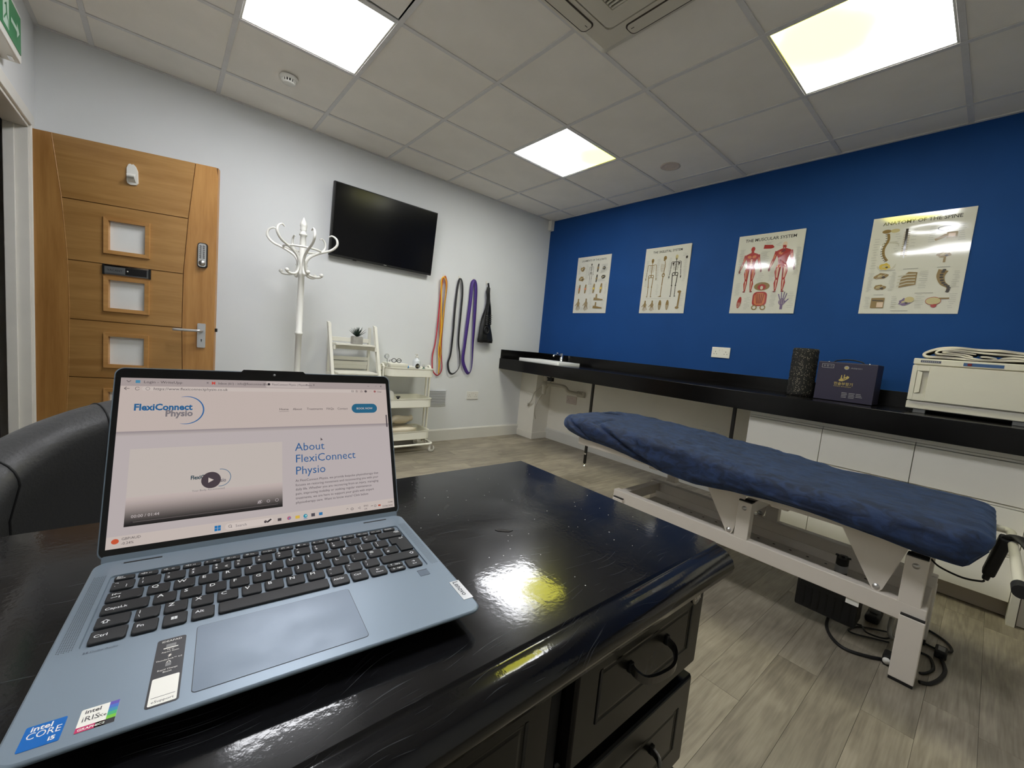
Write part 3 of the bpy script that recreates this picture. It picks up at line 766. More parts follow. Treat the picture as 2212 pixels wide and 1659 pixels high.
# things on the trolley
zt = .7015
tr = thing('paper_tray', 'cream shallow box standing in the left of the top trolley tray', 'box', (-1.94, -.23, zt))
MB().box((-2.02, -.31, zt), (-1.862, -.13, zt + .10), .004).build('body', mat('cream_card', srgb(222, 220, 204), .7, var=.03), tr)
MB().box((-2.022, -.312, zt + .082), (-1.86, -.128, zt + .104), .003).build('lid', mat('cream_card_lid', srgb(228, 226, 212), .7), tr)
g = thing('eyeglasses', 'folded dark rimmed glasses lying on the cream box', 'glasses', (-1.92, -.2, zt + .104))
for k in (-1, 1):
    MB().tube([(-1.93 + k * .024 + .02 * math.cos(a), -.22, zt + .124 + .0175 * math.sin(a)) for a in [2 * math.pi * q / 18 for q in range(18)]], .0028, 6, closed=True).build('rim', M_black, g)
    MB().tube([(-1.93 + k * .045, -.22, zt + .13), (-1.93 + k * .042, -.16, zt + .118), (-1.93 + k * .03, -.14, zt + .108)], .002, 6).build('temple', M_black, g)
MB().tube([(-1.934, -.22, zt + .128), (-1.93, -.22, zt + .131), (-1.926, -.22, zt + .128)], .002, 6).build('bridge', M_black, g)
r_ = thing('clear_paddle', 'clear round-ended plastic piece leaning at the left trolley end', 'plastic piece', (-2.028, -.3, zt))
M_clear = mat('clear_plastic', (.9, .92, .93), .08, trans=.9, ior=1.3)
MB().tube([(-2.045 + .022 * math.cos(a), -.27, .862 + .022 * math.sin(a)) for a in [2 * math.pi * q / 20 for q in range(20)]], .003, 6, closed=True).build('loop', M_clear, r_)
MB().tube([(-2.040, -.27, .842), (-2.026, -.262, zt + .003)], .008, 8, flat=(1.4, .4)).build('stem', M_clear, r_)
MB().lathe([(0, -.002), (.020, -.002), (.020, .002), (0, .002)], (-2.045, -.27, .862), 18, 'y').build('disc', M_clear, r_)
u = thing('ointment_tube', 'small white tube with blue cap lying in the top trolley tray', 'tube', (-1.83, -.24, zt + .012))
MB().tube([(-1.835, -.26, zt + .075), (-1.80, -.255, zt + .073), (-1.765, -.25, zt + .07)], [.013, .0125, .011], 12, flat=(1, .9)).build('body', M_plastic, u)
MB().cyl((-1.849, -.262, zt + .075), (-1.834, -.26, zt + .075), .014, n=14).build('cap', mat('blue_cap', srgb(60, 130, 190), .4), u)
MB().box((-1.84, -.275, zt), (-1.77, -.235, zt + .06), .003).build('carton', M_plastic, u)
bt = thing('pump_bottle', 'white pump bottle with a round dark label on the trolley top', 'bottle', (-1.735, -.22, zt))
MB().lathe([(0, 0), (.033, 0), (.035, .006), (.035, .125), (.03, .142), (.014, .15), (.014, .16), (0, .16)], (-1.735, -.22, zt), 24).build('bottle_body', mat('clear_white_plastic', srgb(222, 226, 228), .2), bt)
MB().lathe([(0, .16), (.015, .16), (.015, .172), (.005, .174), (.005, .186), (.012, .188), (.012, .194), (0, .195)], (-1.735, -.22, zt), 16).tube([(-1.735, -.22, zt + .19), (-1.76, -.235, zt + .19)], .004, 8).build('pump_head', M_plastic, bt)
Mlab = xf(0, (-1.741, -.2555, zt + .085), (.985, .17, 0), (0, 0, 1))
MB(Mlab).prism([(.024 * math.cos(2 * math.pi * k / 24), .024 * math.sin(2 * math.pi * k / 24)) for k in range(24)], .0008).build('round_label', mat('label_black', srgb(38, 34, 28), .5), bt)
MB(Mlab).text('svb', .02, Matrix.Translation((0, -.005, .0012)), 'CENTER').build('lettering', mat('label_gold', srgb(190, 180, 140), .5), bt)
gb = thing('green_bottle', 'small rounded green glass bottle beside the pump bottle', 'bottle', (-1.675, -.25, zt))
MB().lathe([(0, 0), (.024, 0), (.028, .008), (.028, .045), (.02, .062), (.008, .07), (.008, .082), (0, .082)], (-1.675, -.25, zt), 20).build('bottle_body', mat('green_glass', srgb(150, 180, 160), .1, trans=.55, ior=1.3), gb)
MB().lathe([(0, .078), (.010, .078), (.010, .1), (0, .1)], (-1.675, -.25, zt), 14).build('cap', M_clear, gb)
d = thing('white_dispenser', 'white upright dispenser on the middle trolley tray', 'dispenser', (-1.985, -.22, .427))
MB().prism([(-.022, 0), (.03, 0), (.018, .12), (-.006, .135), (-.02, .12)], .06, xf(0, (-1.97, -.20, .4265), (1, 0, 0), (0, 0, 1))).build('body', M_plastic, d)
tag(MB().ell((-1.915, -.27, .508), (.022, .014, .008)).cyl((-1.915, -.27, .4265), (-1.915, -.27, .505), .01, n=10).build('black_cap', M_black), 'small black rounded lid showing above the middle trolley tray', 'lid')
# pale contoured cushion on the lowest tray
pw = []
for i in range(13):
    a = i / 12; row = []
    for k in range(24):
        b_ = 2 * math.pi * k / 24; e_ = math.sin(math.pi * min(max(a, .02), .98)) ** .35
        x = -2.0 + .3 * a; hh = .06 + .045 * math.cos(2 * math.pi * (a - .85)) ** 2
        row.append(Vector((x, -.2 + .115 * e_ * math.cos(b_), .192 + .058 * e_ * math.sin(b_) + .02 * math.cos(b_ * 2))))
    pw.append(row)
q_ = MB().grid(pw, cv=True); q_.vf(pw[0], [tuple(range(24))]); q_.vf(pw[-1], [tuple(range(24))])
M_pil = mat('cream_foam', srgb(216, 206, 184), .85, bump=.2, bscale=40)
pl_ = thing('contour_cushion', 'pale cream curved face cushion lying in the lowest trolley tray', 'cushion', (-1.85, -.2, .135))
q_.build('pad', M_pil, pl_)
MB().tube(smooth_path([(-1.97, -.22, .25), (-1.93, -.24, .30), (-1.86, -.22, .29), (-1.80, -.2, .285), (-1.74, -.2, .30)], 5), [.03] * 5 + [.045] * 11 + [.035] * 5, 14, flat=(1.4, .7)).build('raised_roll', M_pil, pl_)

# ================================================================== wall grille, sockets
t = thing('wall_vent', 'square louvred silver-white ventilation grille low on the white wall', 'vent', (-1.37, -.005, .45))
MB().box((-1.475, -.008, .368), (-1.262, -.001, .535), .002).build('plate', mat('vent_white', srgb(212, 214, 216), .4), t)
for k in range(9):
    MB(Matrix.Translation((-1.368, -.010, .386 + k * .0165)) @ Matrix.Rotation(R(-35), 4, 'X')).box((-.095, -.007, -.0008), (.095, .007, .0008)).build('louvre_blade', M_alu, t)
for x in (-1.469, -1.268):
    for z in (.374, .529): MB().lathe([(0, 0), (.004, 0), (.003, -.002), (0, -.002)], (x, -.008, z), 8, 'y').build('screw', M_steel, t)
def socket(name, label, M, m=M_plastic):
    t = thing(name, label, 'socket', M.to_translation(), group='double wall sockets')
    a = MB(M); a.box((-.073, -.043, 0), (.073, .043, .008), .0025); a.build('faceplate', m, t)
    for sx in (-1, 1):
        b = MB(M)
        b.box((sx * .041 - .0018, .002, .0078), (sx * .041 + .0018, .010, .0086))
        for q in (-1, 1): b.box((sx * .041 + q * .011 - .0035, -.014, .0078), (sx * .041 + q * .011 + .0035, -.0105, .0086))
        b.build('pin_slots', M_black, t)
        c = MB(M); c.box((sx * .013 - .0055, .013, .008), (sx * .013 + .0055, .025, .0105), .001); c.build('rocker_switch', m, t)
        MB(M).box((sx * .013 - .004, .0235, .0103), (sx * .013 + .004, .0245, .0107)).build('switch_mark', mat('red_mark', srgb(170, 60, 50), .5), t)
        MB(M).lathe([(0, .0078), (.0028, .0078), (.0028, .0085), (0, .0085)], (sx * .062, 0, 0), 8).build('screw', M_steel, t)
    return t
Mw = lambda x, z: xf(0, (x, -.0005, z), (1, 0, 0), (0, 0, 1))
Mr = lambda y, z: xf(0, (-.0005, y, z), (0, -1, 0), (0, 0, 1))
socket('wall_socket', 'double socket low on the white wall right of the vent grille', Mw(-.932, .475))
socket('wall_socket', 'double socket on the blue wall between the second and third posters, above the worktop', Mr(-2.158, 1.158))
M_sk2 = mat('pinkish_aged_plastic', srgb(204, 190, 182), .45)
socket('wall_socket', 'pinkish double socket under the sink beside the waste pipes', Mr(-.613, .507), M_sk2)
socket('wall_socket', 'double socket on the cream wall half hidden behind the blue treatment couch', Mr(-2.161, .487), M_cream_wall)

# ================================================================== wall hooks and exercise bands
def wall_hook(x, z, label):
    t = thing('wall_hook', label, 'hook', (x, 0, z), group='small white wall hooks')
    MB().box((x - .009, -.004, z - .022), (x + .009, -.0003, z + .022), .002).build('base_plate', M_plastic, t)
    MB().tube([(x, -.004, z - .002), (x, -.014, z - .008), (x, -.022, z - .006), (x, -.025, z + .004)], .0032, 8).build('hook_wire', M_plastic, t)
wall_hook(-1.40, 1.668, 'small white hook carrying the red and yellow exercise bands')
wall_hook(-1.218, 1.682, 'small white hook carrying the black exercise band')
wall_hook(-1.045, 1.692, 'small white hook carrying the purple exercise band')
wall_hook(-.872, 1.690, 'small white hook carrying the black drawstring bag')
def band(name, label, pts, w, th, m, y=-.02, group='looped latex exercise bands', twist=0.):
    P = smooth_path([(a, y + (c if len(q) > 2 else 0), b) for q in pts for a, b, c in [(q[0], q[1], q[2] if len(q) > 2 else 0)]], 6, closed=True)
    n = len(P); rings = []
    for i in range(n):
        t_ = (P[(i + 1) % n] - P[i - 1]).normalized()
        ph = twist * math.sin(2 * math.pi * i / n * 2 + .6)
        side = Vector((0, 1, 0)).cross(t_).normalized(); a = math.pi / 2 * .25 + ph
        wv = (side * math.cos(a) + Vector((0, 1, 0)) * math.sin(a)) * w / 2; nv = wv.normalized().cross(t_) * th / 2
        rings.append([P[i] + wv + nv, P[i] - wv + nv, P[i] - wv - nv, P[i] + wv - nv])
    return tag(MB().grid(rings, cu=True, cv=True).build(name, m), label, 'exercise band', group)
M_red = mat('red_latex', srgb(190, 48, 66), .5); M_or = mat('orange_latex', srgb(206, 96, 30), .5); M_ye = mat('yellow_latex', srgb(232, 178, 50), .5)
M_bk = mat('black_latex', srgb(42, 42, 44), .5); M_pu = mat('purple_latex', srgb(74, 50, 128), .45)
band('exercise_band', 'long thin red exercise band hanging in a loop, leftmost on the hooks',
     [(-1.404, 1.660), (-1.427, 1.575), (-1.430, 1.38), (-1.436, 1.16), (-1.446, 1.0), (-1.466, .87), (-1.455, .75), (-1.425, .700), (-1.385, .688), (-1.348, .75), (-1.366, .90), (-1.376, 1.07), (-1.373, 1.29), (-1.370, 1.51), (-1.385, 1.64)], .012, .003, M_red, -.020)
band('exercise_band', 'orange exercise band hanging in a narrow loop inside the red one',
     [(-1.402, 1.666), (-1.421, 1.60), (-1.419, 1.38), (-1.405, 1.13), (-1.398, .98), (-1.392, .86), (-1.386, .99), (-1.380, 1.13), (-1.374, 1.38), (-1.366, 1.58), (-1.382, 1.655)], .010, .003, M_or, -.026)
band('exercise_band', 'yellow exercise band hanging in a narrow twisted loop inside the red one',
     [(-1.406, 1.655), (-1.436, 1.615), (-1.417, 1.38), (-1.397, 1.13), (-1.408, .98), (-1.404, .90), (-1.392, .80), (-1.388, .702), (-1.384, .80), (-1.380, .92), (-1.392, 1.03), (-1.386, 1.26), (-1.378, 1.48), (-1.378, 1.6)], .012, .003, M_ye, -.032)
band('exercise_band', 'black exercise band hanging in a long loop, second from the left',
     [(-1.219, 1.675), (-1.239, 1.61), (-1.249, 1.47), (-1.253, 1.275), (-1.252, 1.145), (-1.261, .915), (-1.284, .815), (-1.263, .729), (-1.222, .704), (-1.174, .732), (-1.141, .794), (-1.152, .915), (-1.180, 1.05), (-1.18, 1.283), (-1.178, 1.51), (-1.192, 1.64)], .020, .004, M_bk, -.024, twist=.5)
band('exercise_band', 'wide purple exercise band hanging in a loop, third from the left',
     [(-1.050, 1.684), (-1.073, 1.64), (-1.078, 1.43), (-1.092, 1.194), (-1.101, 1.025), (-1.108, .856), (-1.065, .756), (-1.020, .716), (-.988, .793), (-.998, 1.033), (-1.006, 1.303), (-1.017, 1.57), (-1.031, 1.667)], .034, .0045, M_pu, -.028, twist=.45)
# black bag
M_bag = mat('black_nylon', srgb(22, 23, 24), .42, bump=.3, bscale=30, bdist=.004)
t = thing('drawstring_bag', 'black nylon bag with gathered straps hanging on the rightmost wall hook', 'bag', (-.86, -.03, 1.35))
rings = []
prof = [(1.640, -.872, .020, .012), (1.60, -.874, .024, .016), (1.54, -.868, .017, .014), (1.48, -.868, .016, .015), (1.42, -.868, .022, .02), (1.36, -.872, .038, .026), (1.30, -.875, .052, .032), (1.22, -.874, .067, .038), (1.14, -.866, .084, .042), (1.085, -.862, .096, .042), (1.062, -.861, .093, .036), (1.058, -.861, .05, .02)]
for z, x, a, b in prof:
    rings.append([Vector((x + a * math.cos(2 * math.pi * k / 28) * (1 + .07 * math.sin(5 * 2 * math.pi * k / 28 + z * 9)), -.048 + b * math.sin(2 * math.pi * k / 28) * (1 + .12 * math.sin(7 * 2 * math.pi * k / 28)), z + .006 * math.sin(3 * k))) for k in range(28)])
q_ = MB().grid(rings, cv=True); q_.vf(rings[0], [tuple(range(28))]); q_.vf(rings[-1], [tuple(range(28))]); q_.build('bag_body', M_bag, t)
for x0, x1, z1 in ((-.885, -.893, 1.24), (-.862, -.842, 1.25)):
    MB().tube(smooth_path([(-.872, -.034, 1.685), (-.873, -.05, 1.64), (-.868, -.07, 1.52), ((x0 + x1) / 2, -.085, 1.40), (x1, -.093, z1)], 5), [.012] * 4 + [.013] * 17, 8, flat=(1.2, .5)).build('strap', M_bag, t)
    for k in range(5):
        MB().box((x1 - .014, -.102, z1 + .01 + .022 * k), (x1 + .014, -.088, z1 + .014 + .022 * k)).build('strap_rib', mat('grey_webbing', srgb(120, 120, 118), .6), t)
MB().tube([(-.885 + .03 * math.cos(2 * math.pi * k / 20), -.094, 1.19 + .036 * math.sin(2 * math.pi * k / 20)) for k in range(20)], .009, 8, closed=True).build('handle_loop', M_black, t)
# ================================================================== worktop
def granite(name):
    m = mat(name, srgb(12, 11, 11), .2, spec=.32)
    nt = m.node_tree; N = nt.nodes; L = nt.links; b = N['Principled BSDF']
    tc = N.new('ShaderNodeTexCoord'); v = N.new('ShaderNodeTexVoronoi'); v.inputs['Scale'].default_value = 22.
    L.new(tc.outputs['Object'], v.inputs['Vector'])
    r = N.new('ShaderNodeMapRange'); r.inputs[1].default_value = .075; r.inputs[2].default_value = .05; L.new(v.outputs['Distance'], r.inputs[0])
    g = N.new('ShaderNodeSeparateColor'); L.new(v.outputs['Color'], g.inputs[0])
    th = N.new('ShaderNodeMath'); th.operation = 'GREATER_THAN'; th.inputs[1].default_value = .86; L.new(g.outputs[0], th.inputs[0])
    ml = N.new('ShaderNodeMath'); ml.operation = 'MULTIPLY'; L.new(th.outputs[0], ml.inputs[0]); L.new(r.outputs[0], ml.inputs[1])
    mx = N.new('ShaderNodeMix'); mx.data_type = 'RGBA'; mx.inputs[6].default_value = (*srgb(12, 11, 11), 1); mx.inputs[7].default_value = (*srgb(235, 235, 230), 1)
    L.new(ml.outputs[0], mx.inputs[0]); L.new(mx.outputs[2], b.inputs['Base Color'])
    return m
M_gran = granite('black_sparkle_laminate')
WT = .900
t = wtop = thing('worktop', 'long black sparkly worktop with upstand running along the blue wall', 'worktop', (-.3, -2.6, WT))
w_ = MB(); sink = (-.445, -.765, -.13, -.18)     # x0,y0,x1,y1 cut-out
YW = YF + .004; w_.box((-.600, YW, .782), (sink[0], -.001, WT), .003); w_.box((sink[2], YW, .862), (-.001, -.001, WT)); w_.box((sink[0], YW, .862), (sink[2], sink[1], WT)); w_.box((sink[0], sink[3], .862), (sink[2], -.001, WT))
w_.build('worktop_slab', M_gran, t)
MB().box((-.022, YF + .004, WT), (-.001, -.001, .998), .0015).build('upstand', M_gran, t)
MB().box((-.590, -.022, WT), (-.022, -.001, .998), .0015).build('upstand', M_gran, t)
MB().box((-.5985, -.02, .775), (-.05, -.001, .782)).build('wall_batten', M_wcream, t)
# sink
t = thing('sink', 'white rectangular inset sink rim at the far left end of the black worktop', 'sink', (-.3, -.46, WT))
M_cer = mat('white_ceramic', srgb(232, 232, 230), .15, coat=.5)
s_ = MB(); lv = []
def rr3(o, z, r): return [Vector((x, y, z)) for x, y in rrect(-.46 + o, -.78 + o, -.115 - o, -.165 - o, r, 6)]
for o, z, r in ((.0, WT, .02), (0, WT + .026, .02), (.004, WT + .030, .018), (.03, WT + .030, .03), (.045, WT + .02, .04), (.06, WT - .09, .05), (.10, WT - .115, .04)): lv.append(rr3(o, z, r))
s_.grid(lv, cv=True); s_.vf(lv[-1], [tuple(range(len(lv[-1])))])
s_.build('basin', M_cer, t)
MB().lathe([(0, 0), (.028, 0), (.028, .004), (0, .004)], (-.30, -.46, WT - .115), 20).build('plug_hole', M_chrome, t)
t = thing('sink_tap', 'chrome lever mixer tap behind the white sink', 'tap', (-.085, -.46, WT))
MB().lathe([(0, 0), (.024, 0), (.022, .006), (.018, .02), (.018, .105), (0, .105)], (-.075, -.46, WT), 20).build('tap_body', M_chrome, t)
MB().tube(smooth_path([(-.075, -.46, WT + .075), (-.12, -.45, WT + .095), (-.17, -.44, WT + .092), (-.185, -.437, WT + .078)], 4), .011, 12).build('spout', M_chrome, t)
MB().box((-.15, -.472, WT + .112), (-.06, -.448, WT + .122), .003).cyl((-.075, -.46, WT + .10), (-.075, -.46, WT + .116), .016, n=16).build('lever', M_chrome, t)
# plumbing
t = thing('waste_pipes', 'off-white waste trap and flexible hoses under the sink', 'pipework', (-.25, -.46, .6))
M_pipe = mat('aged_white_pipe', srgb(190, 184, 168), .45, var=.1, vscale=20)
MB().cyl((-.3, -.46, .775), (-.3, -.46, .70), .018, n=14).cyl((-.3, -.46, .735), (-.3, -.46, .71), .026, n=14).build('waste_outlet', M_pipe, t)
MB().lathe([(0, .55), (.022, .555), (.024, .57), (.024, .64), (.028, .645), (.028, .66), (.024, .665), (.024, .7), (0, .7)], (-.3, -.46, 0), 18).build('bottle_trap', M_pipe, t)
MB().tube(smooth_path([(-.28, -.47, .67), (-.22, -.53, .668), (-.15, -.60, .66), (-.13, -.63, .64), (-.12, -.64, .62), (-.1, -.67, .605), (-.03, -.74, .595), (-.002, -.76, .59)], 5), .0185, 12).build('waste_pipe', M_pipe, t)
MB().box((-.02, -.80, .56), (-.001, -.69, .62), .004).build('pipe_cover', M_pipe, t)
for q in ([(-.16, -.44, .775), (-.2, -.40, .70), (-.27, -.29, .55), (-.285, -.26, .45), (-.27, -.20, .40)], [(-.16, -.47, .775), (-.19, -.44, .68), (-.245, -.35, .50), (-.255, -.30, .38), (-.24, -.285, .30), (-.22, -.283, .24)]):
    MB().tube(smooth_path(q, 6), .006, 8).build('flexible_hose', M_pipe, t)
MB().lathe([(0, 0), (.012, 0), (.012, .035), (0, .035)], (-.268, -.195, .375), 12).build('hose_end', M_pipe, t)
MB().box((-.235, -.50, .70), (-.2, -.40, .74), .004).cyl((-.2, -.45, .70), (-.2, -.45, .78), .01, n=10).build('isolating_valve', M_black, t)
# slim steel support legs
M_dksteel = mat('blackened_steel', (.035, .033, .03), .35, .6)
for y in (-1.285, -2.518):
    lg = MB().box((-.51, y - .010, .03), (-.49, y + .010, .7815), .001, 1).build('leg', M_dksteel, wtop)
    MB().lathe([(0, 0), (.013, 0), (.013, .008), (.005, .012), (.005, .032), (0, .032)], (-.5, y, 0), 14).build('levelling_foot', M_chrome, lg)
    MB().box((-.512, y - .0105, .115), (-.505, y + .0105, .13)).build('fixing_plate', M_chrome, lg)

# ================================================================== drawer cabinets
M_cab = mat('satin_white_cabinet', srgb(240, 237, 226), .45, var=.02)
M_cabin = mat('cabinet_channel_grey', srgb(150, 146, 138), .5)
M_plinth = mat('plinth_grey', srgb(160, 150, 136), .5, var=.05)
cabs = [(-2.615, -3.019, 'white handleless drawer cabinet, first one after the worktop leg'), (-3.019, -3.418, 'white handleless drawer cabinet in the middle of the row under the worktop'),
        (-3.418, -3.818, 'white handleless drawer cabinet at the right end, by the foot of the couch')]
for y1, y0, lab in cabs:
    t = thing('drawer_cabinet', lab, 'cabinet', (-.27, (y0 + y1) / 2, 0), group='white drawer cabinets')
    MB().box((-.482, y0 + .001, .09), (-.025, y1 - .001, .781)).build('carcass', M_cabin, t)
    for z0, z1 in ((.09, .292), (.310, .518), (.536, .735)):
        MB().box((-.502, y0 + .0015, z0), (-.4825, y1 - .0015, z1), .0012).build('drawer_front', M_cab, t)
        MB().box((-.492, y0 + .0015, z1 + .003), (-.4825, y1 - .0015, z1 + .014), .001).build('finger_rail', M_cab, t)
    MB().box((-.497, y0, .752), (-.4825, y1, .78), .001).build('top_rail', M_cab, t)
    MB().box((-.445, y0, .004), (-.43, y1, .09)).build('plinth', M_plinth, t)
tag(MB().box((-.548, -3.845, 0), (-.025, -3.8185, .781), .0015).build('end_panel', M_cab), 'tall white end panel closing the right side of the drawer row', 'panel')
t = thing('drawer_cabinet', 'greyer cabinet beyond the end panel at the right edge', 'cabinet', (-.27, -4.2, 0), group='white drawer cabinets')
MB().box((-.50, -4.6, .0), (-.025, -3.846, .781)).build('carcass', M_cabin, t)
for y0, y1 in ((-4.598, -4.226), (-4.222, -3.849)): MB().box((-.522, y0, .004), (-.5005, y1, .765), .0015).build('cabinet_door', mat('cabinet_greyish', srgb(186, 180, 170), .5), t)

# ================================================================== things on the worktop
M_roll = mat('speckled_foam', srgb(24, 23, 23), .75, bump=.5, bscale=120)
def speckle(m, scale, thr, r0, base, dot):
    nt = m.node_tree; N = nt.nodes; L = nt.links; b = N['Principled BSDF']
    tc = N.new('ShaderNodeTexCoord'); v = N.new('ShaderNodeTexVoronoi'); v.inputs['Scale'].default_value = scale
    L.new(tc.outputs['Object'], v.inputs['Vector']); r = N.new('ShaderNodeMapRange'); r.inputs[1].default_value = r0 + .08; r.inputs[2].default_value = r0
    L.new(v.outputs['Distance'], r.inputs[0]); g = N.new('ShaderNodeSeparateColor'); L.new(v.outputs['Color'], g.inputs[0])
    th = N.new('ShaderNodeMath'); th.operation = 'GREATER_THAN'; th.inputs[1].default_value = thr; L.new(g.outputs[0], th.inputs[0])
    ml = N.new('ShaderNodeMath'); ml.operation = 'MULTIPLY'; L.new(th.outputs[0], ml.inputs[0]); L.new(r.outputs[0], ml.inputs[1])
    mx = N.new('ShaderNodeMix'); mx.data_type = 'RGBA'; mx.inputs[6].default_value = (*base, 1); mx.inputs[7].default_value = (*dot, 1)
    L.new(ml.outputs[0], mx.inputs[0]); L.new(mx.outputs[2], b.inputs['Base Color'])
speckle(M_roll, 150, .52, .22, srgb(24, 23, 23), srgb(170, 160, 145))
fr_ = MB(); rr_ = .074
rings = []
for k in range(19):
    z = WT + .001 + .318 * k / 18; rad = rr_ - (.004 if k in (0, 18) else 0) - (.0018 if k % 3 == 1 else 0)
    rings.append([Vector((-.215 + rad * math.cos(2 * math.pi * q / 40), -2.80 + rad * math.sin(2 * math.pi * q / 40), z)) for q in range(40)])
inner = [[Vector((-.215 + .03 * math.cos(2 * math.pi * q / 40), -2.80 + .03 * math.sin(2 * math.pi * q / 40), z)) for q in range(40)] for z in (WT + .319, WT + .001)]
fr_.grid(rings + inner, cu=True, cv=True)
tag(fr_.build('foam_roller', M_roll), 'black speckled foam roller standing upright on the worktop', 'foam roller')

cs = thing('cupping_case', 'dark navy carrying case with gold printing on the worktop', 'case', (-.30, -3.045, WT), R(-2), world=False)
M_case = mat('navy_case', srgb(44, 40, 62), .5, bump=.1, bscale=200, var=.05)
MB().box((0, -.145, .004), (.155, .145, .243), .004).build('case_body', M_case, cs)
MB().box((-.001, -.1455, .004), (.004, .1455, .238), .001).build('front_panel', M_case, cs)
for y in (-.10, .10): MB().lathe([(0, 0), (.006, 0), (.005, .004), (0, .004)], (.03, y, .242), 12).build('stud', M_chrome, cs)
MB().tube(smooth_path([(.03, -.075, .243), (.03, -.055, .255), (.03, 0, .262), (.03, .055, .255), (.03, .075, .243)], 5), .006, 8, flat=(1.8, .6)).build('carry_handle', M_black, cs)
M_gold = mat('gold_print', srgb(176, 156, 92), .4); M_sil = mat('pale_print', srgb(160, 158, 160), .5)
ar = Art(lambda u, v, h: Vector((-.0012 - h, -u, v)), .0002)
ar.ring(0, 0, 0, 0, 0, M_sil)
for a, b in (((-.125, .205), (-.065, .205)), ((-.065, .205), (-.065, .228)), ((-.065, .228), (-.125, .228)), ((-.125, .228), (-.125, .205))): ar.stroke([a, b], .0018, M_sil)
ar.text('부', .014, -.118, .2115, M_sil); ar.text('항', .014, -.102, .2115, M_sil); ar.text('기', .014, -.085, .2115, M_sil)
ar.ell(.0, .212, .0125, .0115, M_sil); ar.layer(); ar.ell(0, .212, .0085, .0065, M_gold); ar.text('(주)한솔의료기', .009, .02, .208, M_sil)
ar.poly([(-.028, .128), (-.03, .135), (-.022, .142), (-.02, .165), (-.016, .165), (-.015, .146), (-.008, .145), (-.006, .17), (-.002, .17), (-.002, .155), (.006, .155), (.008, .163), (.02, .158), (.018, .148), (.0, .134), (-.012, .127)], M_gold)
ar.layer(); ar.ring(-.004, .147, .006, .006, .003, M_case, 200, 400)
ar.text('한솔부항기', .021, -.052, .104, M_gold, bold=.012); ar.text('HANSOL BUHANGGI', .0075, -.052, .093, M_gold, sx=1.25)
for k, (n_, s_) in enumerate(((9, 'ㅇ ㅇ ㅇ'), (1, ''), (1, ''), (1, ''))):
    z = .058 - .009 * k
    for q in range(3 if k < 3 else 2):
        x0 = .0 + .035 * q; 
        ar.stroke([(x0 - .005, z), (x0 + random.uniform(.014, .027), z)], .0028, M_sil)
ar.build('printed_lettering', cs)

tw = thing('towel_warmer', 'white towel warmer cabinet with recessed door handle on the worktop', 'towel warmer', (-.24, -3.57, WT))
M_tw = mat('warm_white_enamel', srgb(218, 214, 200), .35, var=.03)
fy0, fy1, fx = -3.80, -3.341, -.38
MB().box((fx, fy0, WT + .022), (-.10, fy1, WT + .062), .004).build('base_section', M_tw, tw)
MB().box((fx + .012, fy0 + .003, WT + .050), (-.10, fy1 - .003, WT + .262), .004).build('body', M_tw, tw)
MB().box((fx, fy0, WT + .262), (-.10, fy1, WT + .294), .005).build('top_cover', M_tw, tw)
# door with a true recess for the grip
dz0, dz1 = WT + .068, WT + .256
dr = MB(); rx0, rx1, rz0, rz1 = fy1 - .068, fy1 - .022, WT + .105, WT + .228
dr.box((fx - .012, fy0 + .002, dz0), (fx + .012, rx0, dz1), .002); dr.box((fx - .012, rx1, dz0), (fx + .012, fy1 - .002, dz1), .002)
dr.box((fx - .0118, rx0, dz0), (fx + .012, rx1, rz0)); dr.box((fx - .0118, rx0, rz1), (fx + .012, rx1, dz1)); dr.box((fx + .006, rx0, rz0), (fx + .012, rx1, rz1))
dr.build('door', M_tw, tw)
MB().vf([(fx - .013, rx1 - .002, rz1), (fx - .019, rx1 - .022, rz1 - .008), (fx - .019, rx1 - .022, rz0 + .008), (fx - .013, rx1 - .002, rz0), (fx - .010, rx1 - .002, rz1), (fx - .012, rx1 - .022, rz1 - .008), (fx - .012, rx1 - .022, rz0 + .008), (fx - .010, rx1 - .002, rz0)],
        [(0, 1, 2, 3), (4, 5, 6, 7), (0, 1, 5, 4), (1, 2, 6, 5), (2, 3, 7, 6), (3, 0, 4, 7)], False).build('grip', M_tw, tw)
for y in (fy1 - .055, fy0 + .055): MB().box((fx + .01, y - .024, WT + .0005), (fx + .05, y + .024, WT + .022), .002).build('foot', M_grey, tw)
MB().box((fx - .0008, fy1 - .105, WT + .273), (fx, fy1 - .028, WT + .285)).build('name_strip', mat('blue_grey_strip', srgb(84, 86, 104), .4), tw)
MB().box((fx - .0008, fy1 - .32, WT + .268), (fx, fy1 - .185, WT + .284)).build('switch_strip', mat('blue_strip', srgb(60, 92, 140), .35), tw)
MB().box((fx - .004, fy1 - .214, WT + .270), (fx, fy1 - .199, WT + .282), .001).build('rocker_switch', mat('dark_red', srgb(110, 26, 34), .4), tw)
ar = Art(lambda u, v, h: Vector((fx - .0009 - h, -u, v)), .0002)
M_pr = mat('faint_print', srgb(150, 152, 162), .5)
for k in range(9): ar.stroke([(-fy1 + .033 + .0075 * k, WT + .279), (-fy1 + .0375 + .0075 * k, WT + .279)], .005, M_pr)
ar.build('faint_marks', tw)
